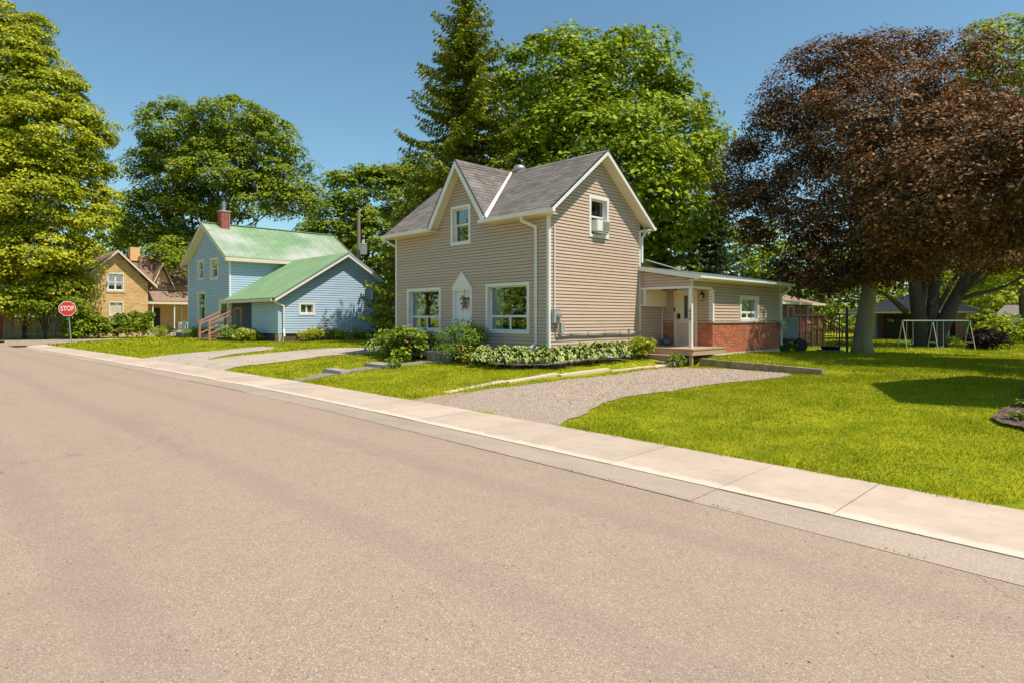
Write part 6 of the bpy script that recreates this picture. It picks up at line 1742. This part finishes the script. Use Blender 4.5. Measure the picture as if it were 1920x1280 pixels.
# big maple behind the blue house
D = 73
lb = [lobe(345, 250, D, 75, 55), lobe(430, 235, D, 75, 50), lobe(500, 275, D, 60, 55), lobe(530, 335, D, 50, 65), lobe(310, 310, D, 55, 55), lobe(400, 330, D - 2, 75, 60), lobe(300, 380, D, 50, 50), lobe(480, 380, D - 1, 65, 55), lobe(560, 385, D, 42, 45), lobe(360, 400, D, 65, 45), lobe(265, 440, D + 1, 40, 50), lobe(340, 460, D + 1, 60, 45), lobe(345, 500, 66, 26, 22), lobe(320, 470, 68, 30, 26)]
T_, n = broad_tree('maple_tree', gbase(408, D), lb, 'large round crowned maple towering behind the blue house chimney', 'leaf_dark', 'bark', tr=.55, cr=1.3, density=1.45, per=140, size=.33, limbs=26, twigs=1, trunk_top=.6, fork=.15, flat=.6); tot += n; print('bluemaple', n)
# large maple at the left edge
D = 56
lb = [lobe(-10, 70, D, 60, 80), lobe(60, 60, D, 25, 30), lobe(50, 160, D, 75, 65), lobe(110, 180, D, 40, 50), lobe(-40, 250, D, 110, 110), lobe(90, 260, D - 2, 85, 70), lobe(170, 240, D, 40, 35), lobe(150, 320, D, 55, 45), lobe(40, 360, D - 3, 100, 70), lobe(130, 400, D - 1, 65, 45), lobe(-30, 470, D - 2, 110, 90), lobe(80, 480, D - 2, 85, 60),
      lobe(135, 480, D, 35, 30), lobe(85, 550, D - 1, 70, 35), lobe(10, 570, D - 3, 60, 35), lobe(200, 370, D + 1, 22, 18), lobe(0, 420, D - 2, 80, 55), lobe(40, 115, D, 55, 45), lobe(20, 310, D - 3, 70, 45), lobe(125, 240, D, 40, 35)]
T_, n = broad_tree('maple_tree', (-71.2, 7.4, .1), lb, 'large bright yellow green maple filling the left edge of the street', 'leaf_maple', 'bark', tr=.5, cr=1.15, density=1.5, per=200, size=.27, limbs=36, twigs=1, low=-.7, flat=.55); tot += n; print('leftmaple', n)
# pale trees in the distance left, and background belt
def bgtree(px, d, lbs, label, leaf='leaf_dark', **k):
    global tot
    T_, n = broad_tree('background_tree', gbase(px, d), [lobe(*q) for q in lbs], label, leaf, 'bark', tr=.3, cr=k.pop('cr', 1.3), per=k.pop('per', 45), size=k.pop('size', .5), limbs=8, group='trees in the far background', **k); tot += n
bgtree(205, 95, [(200, 430, 95, 55, 45), (170, 470, 95, 40, 50), (240, 450, 95, 30, 30), (210, 510, 95, 60, 50)], 'pale yellow green tree behind the yellow brick chimney', 'leaf_yellow', size=.6)
bgtree(110, 80, [(60, 560, 80, 70, 60), (150, 530, 80, 60, 60)], 'shaded green tree between the red shed and yellow house', 'leaf_dark')
bgtree(580, 85, [(590, 480, 85, 50, 60), (640, 500, 85, 50, 60), (540, 520, 85, 60, 60)], 'dark tree low behind the ridge of the blue house', 'leaf_dark')
bgtree(1390, 70, [(1390, 520, 70, 45, 70), (1370, 470, 70, 35, 50), (1420, 470, 70, 40, 60)], 'light olive tree above the far end of the wing roof', 'leaf_yellow')
bgtree(1500, 66, [(1480, 510, 66, 70, 60), (1540, 530, 66, 60, 60), (1460, 570, 66, 60, 50)], 'olive green tree rising over the brick bungalow roof', 'leaf_chestnut')
bgtree(1640, 84, [(1620, 520, 84, 70, 70), (1690, 510, 84, 70, 70), (1740, 540, 84, 60, 60)], 'sunlit tree seen between trunks above the ranch roof', 'leaf_chestnut', per=40)
bgtree(1830, 72, [(1800, 520, 72, 60, 60), (1850, 550, 72, 60, 60), (1900, 560, 72, 60, 50)], 'light green tree overhanging the right end of the ranch house', 'leaf_yellow')
bgtree(1930, 90, [(1940, 540, 90, 80, 80), (1880, 580, 90, 50, 40)], 'deep green tree behind the mint green house', 'leaf_dark')
bgtree(1150, 60, [(1100, 500, 60, 120, 80), (1250, 520, 60, 90, 70)], 'dark tree mass low behind the chestnut trunk', 'leaf_dark')
bgtree(860, 64, [(820, 500, 64, 90, 90), (920, 480, 64, 90, 90)], 'dark tree hidden low behind the tan house roof', 'leaf_dark')
# far wood closing the horizon
cs = []
for k in range(1500):
    an = random.uniform(0, 2 * math.pi); rr_ = random.uniform(100, 135)
    x_, y_ = rr_ * math.cos(an), rr_ * math.sin(an)
    if -20 < y_ < 8: continue
    cs.append((x_, y_, random.uniform(0, 7.5 + 3 * math.sin(an * 9) + 2 * math.sin(an * 23)), -math.cos(an) * .6, -math.sin(an) * .6, .5))
v = fill_leaves(np.array(cs), 3.4, 48, 1.15, .8)
tag(np_mesh('distant_wood', v, 4, 'leaf_dark', kind='stuff'), 'distant belt of green trees closing the horizon beyond the houses', 'wood')
bgtree(1560, 78, [(1530, 560, 78, 60, 50), (1590, 550, 78, 60, 55), (1650, 580, 78, 60, 40)], 'low green tree in the gap between bungalow and ranch house', 'leaf_dark')
bgtree(1470, 80, [(1440, 560, 80, 50, 50), (1480, 580, 80, 50, 40)], 'green tree just over the bungalow roof ridge', 'leaf_dark')
# trees across the street (seen mirrored in the windows)
for x_, y_, lab in ((-37, -12, 'nearest green tree across the street, mirrored in the front windows'), (-48, -14, 'middle green tree across the street'), (-60, -17, 'green tree across the street furthest to the left'), (-29, -11, 'green tree across the street furthest to the right')):
    T_, n = broad_tree('street_tree', (x_, y_, 0), [(x_, y_, 6.5, 4.5, 4.5, 3.8), (x_ + 2, y_, 9.5, 3.2, 3.2, 3.), (x_ - 2, y_ + 1, 8.5, 3, 3, 2.6)], lab, 'leaf_maple', tr=.3, cr=1.2, per=45, size=.5, limbs=8); tot += n
print('leaves', tot)

# ------------------------------------------------------------------ shrubs and flowers
def bush(name, c, r, h, label, mat='shrub', n=900, size=.09, cat='shrub', group=None, stems=6, flowers=None, lobes=5, droop=.0):
    x, y = c; z0 = Hf(x, y); T_ = thing(name, (x, y, z0), label, cat, group)
    mb = MB()
    for k in range(stems):
        an = k * 2 * math.pi / stems; e = Vector((x + r * .6 * math.cos(an), y + r * .6 * math.sin(an), z0 + h * .75))
        mb.tube(limb_path((x + .05 * math.cos(an), y + .05 * math.sin(an), z0 - .03), e, -.05, 3, .5), [.018, .014, .01, .005], 5)
    mb.build('stem', 'bark', T_)
    cl = []
    for k in range(lobes * 5):
        an = random.uniform(0, 2 * math.pi); rr = r * math.sqrt(random.random()) * .8; hh = z0 + h * random.uniform(.25, .88) * (1 - .35 * (rr / r) ** 2)
        cl.append((x + rr * math.cos(an), y + rr * math.sin(an), hh, math.cos(an) * .5, math.sin(an) * .5, .5))
    cl = np.array(cl); per = max(6, n // len(cl))
    v = fill_leaves(cl, min(r, h) * .42, per, size, .8, .6)
    v = v.reshape(-1, 4, 3); v = v[v[:, :, 2].min(1) > z0 - .02].reshape(-1, 3)
    np_mesh('foliage', v, 4, mat, T_)
    if flowers:
        m_, cnt, fs = flowers; q = MB()
        for k in range(cnt):
            an = random.uniform(0, 2 * math.pi); el = random.uniform(.0, 1.3)
            p_ = Vector((x + r * .95 * math.cos(an) * math.cos(el), y + r * .95 * math.sin(an) * math.cos(el), z0 + h * (.35 + .62 * math.sin(el))))
            q.lathe(p_, [(.2 * fs, 0), (fs, .3 * fs), (.7 * fs, .8 * fs), (.1 * fs, .6 * fs)], 6)
        q.build('flower', m_, T_, kind='stuff')
    return T_

# hosta prototypes: three leaf meshes shared by all plants
def hosta_leaf_mesh(i):
    L = .155; w = .056 + .01 * i; rows = 6; vs = []; fs = []
    for k in range(rows + 1):
        f = k / rows; ww = w * math.sin(math.pi * min(.98, f * .92 + .06)) ** .75; yv = L * f; zv = .10 * math.sin(f * 2.4) - .06 * f * f * (1 + .5 * i)
        for s in (-1, 0, 1): vs.append((s * ww, yv, zv + (.018 if s else -.004)))
    for k in range(rows):
        for s in (0, 1): a = k * 3 + s; fs.append((a, a + 1, a + 4, a + 3))
    me = bpy.data.meshes.new('hosta_leaf'); me.from_pydata(vs, [], fs); me.update(); me.polygons.foreach_set('use_smooth', [True] * len(me.polygons)); me.materials.append(M['hosta'])
    return me
HL = [hosta_leaf_mesh(i) for i in range(3)]
def hosta(c, r, label, nl=85):
    x, y = c; z0 = Hf(x, y) + .02; T_ = thing('hosta', (x, y, z0), label, 'plant', 'variegated hostas round the tan house')
    for k in range(nl):
        ring = k / nl; an = k * 2.399 + random.uniform(-.25, .25); rr = r * (.12 + .62 * ring)
        o = bpy.data.objects.new('leaf', HL[k % 3]); COL.objects.link(o); o.parent = T_
        hgt = .40 * (1 - .62 * ring) + .05 + random.uniform(-.03, .04)
        o.location = (rr * math.cos(an), rr * math.sin(an), hgt)
        o.rotation_euler = (R(28 - 66 * ring + random.uniform(-14, 14)), R(random.uniform(-16, 16)), an - math.pi / 2)
        s = r / .42 * random.uniform(.8, 1.25); o.scale = (s, s, s)
    return T_
hs_pos = [((-12.30, 13.30), .46, 'hosta clump at the near corner post of the tan house'), ((-11.95, 13.95), .46, 'hosta below the electric meter'), ((-11.85, 14.65), .46, 'hosta third along the side wall from the near corner'),
          ((-11.80, 15.35), .44, 'hosta in the middle of the side wall bed'), ((-11.82, 16.0), .42, 'last hosta before the basement window well'), ((-12.9, 13.0), .46, 'hosta in front of the kicked out downspout end'),
          ((-13.55, 12.95), .44, 'hosta below the right end of the large front window'), ((-14.3, 12.90), .38, 'small hosta between orange flowers and green shrub'), ((-20.45, 13.0), .46, 'pale hosta at the far left end of the front bed'), ((-12.45, 12.75), .40, 'front row hosta nearest the lawn corner'), ((-11.5, 14.4), .40, 'front row hosta beside the edging slabs'), ((-11.45, 15.2), .38, 'second front row hosta along the edging slabs'), ((-13.1, 12.45), .42, 'front row hosta below the downspout'), ((-11.7, 13.2), .42, 'front row hosta at the outer corner of the bed'), ((-13.9, 12.4), .38, 'front row hosta nearest the orange flowers'), ((-11.5, 16.0), .34, 'small front row hosta before the window well')]
for c, r, lab in hs_pos: hosta(c, r, lab)
bush('peony_bush', (-19.15, 13.1), .72, 1.0, 'low leafy bush with pink blooms under the left front window', 'shrub', 2800, .10, flowers=('flower_pink', 16, .055))
bush('peony_bush', (-18.0, 12.9), .78, 1.2, 'tall dark leafy bush with pink blooms left of the front door', 'shrub', 4200, .11, flowers=('flower_pink', 18, .055))
bush('round_shrub', (-15.4, 12.95), .84, 1.22, 'dense green shrub right of the front door steps', 'shrub', 5200, .072)
bush('orange_flower_plant', (-14.75, 12.55), .34, .62, 'orange yellow flowering plant between the shrub and hostas', 'leaf_yellow', 420, .07, 'plant', flowers=('flower_yellow', 26, .03))
bush('red_flower_plant', (-18.6, 12.45), .38, .50, 'low plant with red pink flowers at the front of the bed', 'shrub', 420, .09, 'plant', flowers=('flower_pink', 18, .04))
bush('lily_plant', (-17.75, 12.2), .36, .52, 'broad leaved light green plant beside the path end', 'leaf_chestnut', 300, .16, 'plant')
bush('daylily_clump', (-11.75, 17.35), .46, .72, 'bright yellow green daylily clump beside the porch steps', 'leaf_yellow', 900, .12, 'plant')
bush('ivy_patch', (-10.55, 17.55), .32, .42, 'small leafy weeds growing at the corner of the porch deck', 'shrub', 420, .07, 'plant')
bush('weed_tuft', (-16.3, 10.95), .26, .34, 'dark weed tuft beside the upper path step', 'shrub', 260, .07, 'plant')
# tall spindly stake plant by the well
SK = thing('plant_stake', (XR + .35, 17.2, .4), 'thin blue green stake with small fan top standing by the foundation', 'stake')
q = MB(); q.tube([(XR + .32, 17.55, .4), (XR + .32, 17.55, 1.45)], .012, 6); q.build('rod', 'greenpipe', SK)
q = MB(); q.lathe((XR + .32, 17.55, 1.36), [(.01, 0), (.05, .03), (.03, .1), (.01, .12)], 8); q.build('finial', 'greenpipe', SK)
# planting along the blue house
bush('fern_clump', (-39.3, 14.9), .85, .85, 'green leafy clump just right of the orange stair', 'shrub', 900, .13, 'plant')
bush('hosta_clump', (-37.0, 14.9), .95, .75, 'pale variegated clump left of the concrete pier', 'leaf_yellow', 1100, .16, 'plant', flowers=('flower_white', 20, .05))
bush('yellow_shrub', (-34.3, 17.4), .85, .70, 'yellow flowering shrub under the small window of the blue wing', 'leaf_yellow', 1100, .12, flowers=('flower_yellow', 30, .05))
bush('yellow_shrub', (-34.2, 19.1), .7, .62, 'second yellow shrub further right along the blue wing', 'leaf_yellow', 800, .12, flowers=('flower_yellow', 24, .05))
bush('tall_weed', (-34.3, 18.2), .5, 1.5, 'tall feathery weed between the two yellow shrubs', 'shrub', 300, .10, 'plant', flowers=('flower_white', 6, .07))
bush('garden_weeds', (-34.2, 20.6), .8, .6, 'low green weeds near the right corner of the blue wing', 'shrub', 500, .12, 'plant')
bush('garden_weeds', (-46.0, 14.9), 1.0, .8, 'weedy clump at the foot of the blue gable wall', 'shrub', 700, .14, 'plant')
bush('garden_weeds', (-50.8, 14.2), 1.0, .8, 'pale weeds at the left corner of the blue house', 'leaf_yellow', 700, .14, 'plant')
# shrubs before the yellow house
for px_, d_, r_1, h_, m_, lab in ((238, 57, 1.1, 2.6, 'shrub', 'tall sunlit shrub at the foot of the yellow brick gable'), (264, 57, 1.3, 2.7, 'leaf_dark', 'dark shrub left of the yellow house porch'), (190, 56, 1.4, 1.8, 'shrub', 'wide shrub left of the lower window of the yellow house'),
                                 (160, 55, 1.6, 2.6, 'leaf_dark', 'shaded shrub behind the stop sign'), (140, 54, 1.2, 1.9, 'leaf_chestnut', 'light leaved shrub right behind the stop sign post')):
    x_, y_, _ = P3(px_, 600, d_); bush('garden_shrub', (x_, y_), r_1, h_, lab, m_, 1800, .26, stems=5, group='shrubs before the yellow brick house')
for px_, d_, lab in ((85, 53, 'small dark multi stemmed tree under the left maple'), (45, 54, 'low dark tree just right of the red shed')):
    x_, y_, _ = P3(px_, 600, d_)
    sts = [((x_ + a * .2, y_, .1), (x_ + a * 1.1, y_ + a * .3, 2.4), .07) for a in (-1.2, -.3, .5, 1.3)]
    broad_tree('small_tree', (x_, y_, .1), [(x_, y_, 3.0, 2.1, 2.1, 1.1), (x_ - 1, y_ - 1, 3.2, 1.5, 1.5, 1.0), (x_ + 1, y_ + 1.2, 2.7, 1.4, 1.4, .9)], lab, 'leaf_dark', 'bark_dark', cr=.55, per=45, size=.24, limbs=12, stems=sts)
# dark plum shrub and sunny shrubs right
x_, y_, _ = P3(1848, 600, 38); bush('plum_shrub', (x_, y_), 1.35, 1.15, 'very dark purple rounded shrub at the right end of the swing set', 'leaf_purpleshrub', 3200, .16)
for px_, d_, r_1, h_, lab in ((1885, 47, 1.9, 1.9, 'bright yellow green shrub at the far right lawn edge'), (1850, 50, 1.2, 2.8, 'tall yellow green shrub beside the brick pier'), (1915, 50, 2.4, 1.1, 'low yellow green planting before the mint house')):
    x_, y_, _ = P3(px_, 600, d_); bush('sunny_shrub', (x_, y_), r_1, h_, lab, 'leaf_yellow', 2600, .24, group='yellow green shrubs at the far right')
x_, y_, _ = P3(1778, 600, 46); bush('small_shrub', (x_, y_), .7, .5, 'small green shrub at the foot of the brick pier', 'shrub', 500, .14)
x_, y_, _ = P3(1475, 600, 28.5); bush('weed_tuft', (x_, y_), .6, .4, 'shaded weeds under the trailer behind the wing', 'shrub', 500, .10, 'plant')
# mulch bed plants at right edge
for (x_, y_), r_1, h_, lab in (((-1.35, 11.1), .16, .16, 'small leafy perennial in the mulch bed at the right edge'), ((-1.05, 10.75), .15, .18, 'second small perennial at the very edge of the mulch bed'), ((-1.4, 12.2), .18, .18, 'shaded perennial in the mulch bed')):
    bush('perennial', (x_, y_), r_1, h_, lab, 'shrub', 130, .06, 'plant', stems=3, flowers=('flower_pink', 3, .018))

# clover heads, dandelions, pebbles, edge weeds : small scattered things nobody would count
def scatter(name, mat, n, region, size, label, cat, hgt=.04, shape=4):
    q = MB(); k = 0
    while k < n:
        x = random.uniform(*region[:2]); y = random.uniform(*region[2:])
        if y < float(curb(x)) + SW + .1: continue
        if in_poly(np.array([x]), np.array([y]), DRIVE)[0] or (XL < x < AX and y > 13): continue
        z = Hf(x, y) + hgt * random.uniform(.6, 1.2); s = size * random.uniform(.6, 1.3)
        q.lathe((x, y, z), [(s * .5, 0), (s, s * .4), (s * .4, s * .9)], 5); k += 1
    tag(q.build(name, mat, kind='stuff'), label, cat)
scatter('clover_flowers', 'flower_white', 260, (-22, -1, 8, 22), .009, 'tiny white clover heads dotted over the mown lawn', 'flowers')
scatter('dandelions', 'flower_yellow', 160, (-24, -17.8, 8.5, 13.5), .022, 'small yellow dandelions in the grass left of the front path', 'flowers')
# gravel stones on the drive
q = MB()
for k in range(5200):
    x = random.uniform(-10.7, -6.6); y = random.uniform(9.2, 17.3)
    if not in_poly(np.array([x]), np.array([y]), DRIVE)[0]: continue
    if random.random() > (y - 8.3) / 4: continue
    s = random.uniform(.010, .026); z = Hf(x, y) + .028
    p_ = [Vector((x + s * math.cos(a + k) * random.uniform(.7, 1.2), y + s * math.sin(a + k) * random.uniform(.7, 1.2), z - .005)) for a in (0, 1.6, 3.1, 4.6)]
    c_ = Vector((x, y, z + s * .7)); q.add(p_ + [c_], [(0, 1, 4), (1, 2, 4), (2, 3, 4), (3, 0, 4)])
tag(q.build('gravel_stones', 'pebble', kind='stuff'), 'loose pale gravel stones lying on the driveway', 'gravel')
q = MB()
for k in range(900):
    x = random.uniform(-24, 3); y = random.uniform(-3.5, float(curb(x)) - .6)
    s = random.uniform(.004, .011); z = .05 * math.sin(math.pi * min(1, (y + 6) / 11.5))
    p_ = [Vector((x + s * math.cos(a + k) * random.uniform(.7, 1.4), y + s * math.sin(a + k), z)) for a in (0, 2.1, 4.2)]
    q.add(p_ + [Vector((x, y, z + s * .8))], [(0, 1, 3), (1, 2, 3), (2, 0, 3)])
tag(q.build('road_grit', 'bark', kind='stuff'), 'scattered dark grit and debris bits on the road surface', 'grit')
# weeds in the joints
v = []
n = 2600; x = rng.uniform(-24, 1.5, n); side = rng.random(n)
clus = (np.sin(x * 3.7) + np.sin(x * 9.1 + 2)) > .7
x = x[clus]; n = len(x); y = curb(x) + rng.normal(0, .008, n) + np.where(rng.random(n) < .4, -.56, 0.)
a = rng.uniform(0, 6.28, n); h = rng.uniform(.008, .03, n); w = .004
tri = np.stack([np.stack([x - w, y, 0 * x + .015], 1), np.stack([x + w, y, 0 * x + .015], 1), np.stack([x + np.cos(a) * h, y + np.sin(a) * h * .5, h + .015], 1)], 1).reshape(-1, 3)
o = np_mesh('joint_weeds', tri, 3, 'grass_blade', kind='stuff'); tag(o, 'tiny weeds growing in the joints of the kerb and gutter', 'weeds')
# mulch chips
q = MB()
for k in range(2600):
    x = random.uniform(-2.2, -.5); y = random.uniform(10.1, 14)
    if not in_poly(np.array([x]), np.array([y]), MULCH)[0]: continue
    z = Hf(x, y) + .06; L = random.uniform(.01, .03); a = random.uniform(0, 3.14); d_ = Vector((math.cos(a) * L, math.sin(a) * L, random.uniform(-.005, .01)))
    w_ = Vector((-d_.y, d_.x, 0)) * .35; c_ = Vector((x, y, z + random.uniform(0, .02))); q.add([c_ - d_ - w_, c_ + d_ - w_, c_ + d_ + w_, c_ - d_ + w_], [(0, 1, 2, 3)])
tag(q.build('mulch_chips', 'mulch', kind='stuff'), 'loose brown mulch chips in the bed at the right edge', 'mulch')
print('objects', len(bpy.data.objects), 'tris', sum(sum(len(p.vertices) - 2 for p in m.polygons) for m in bpy.data.meshes if len(m.polygons) < 3000) + sum(len(m.polygons) * (len(m.polygons[0].vertices) - 2) for m in bpy.data.meshes if len(m.polygons) >= 3000))
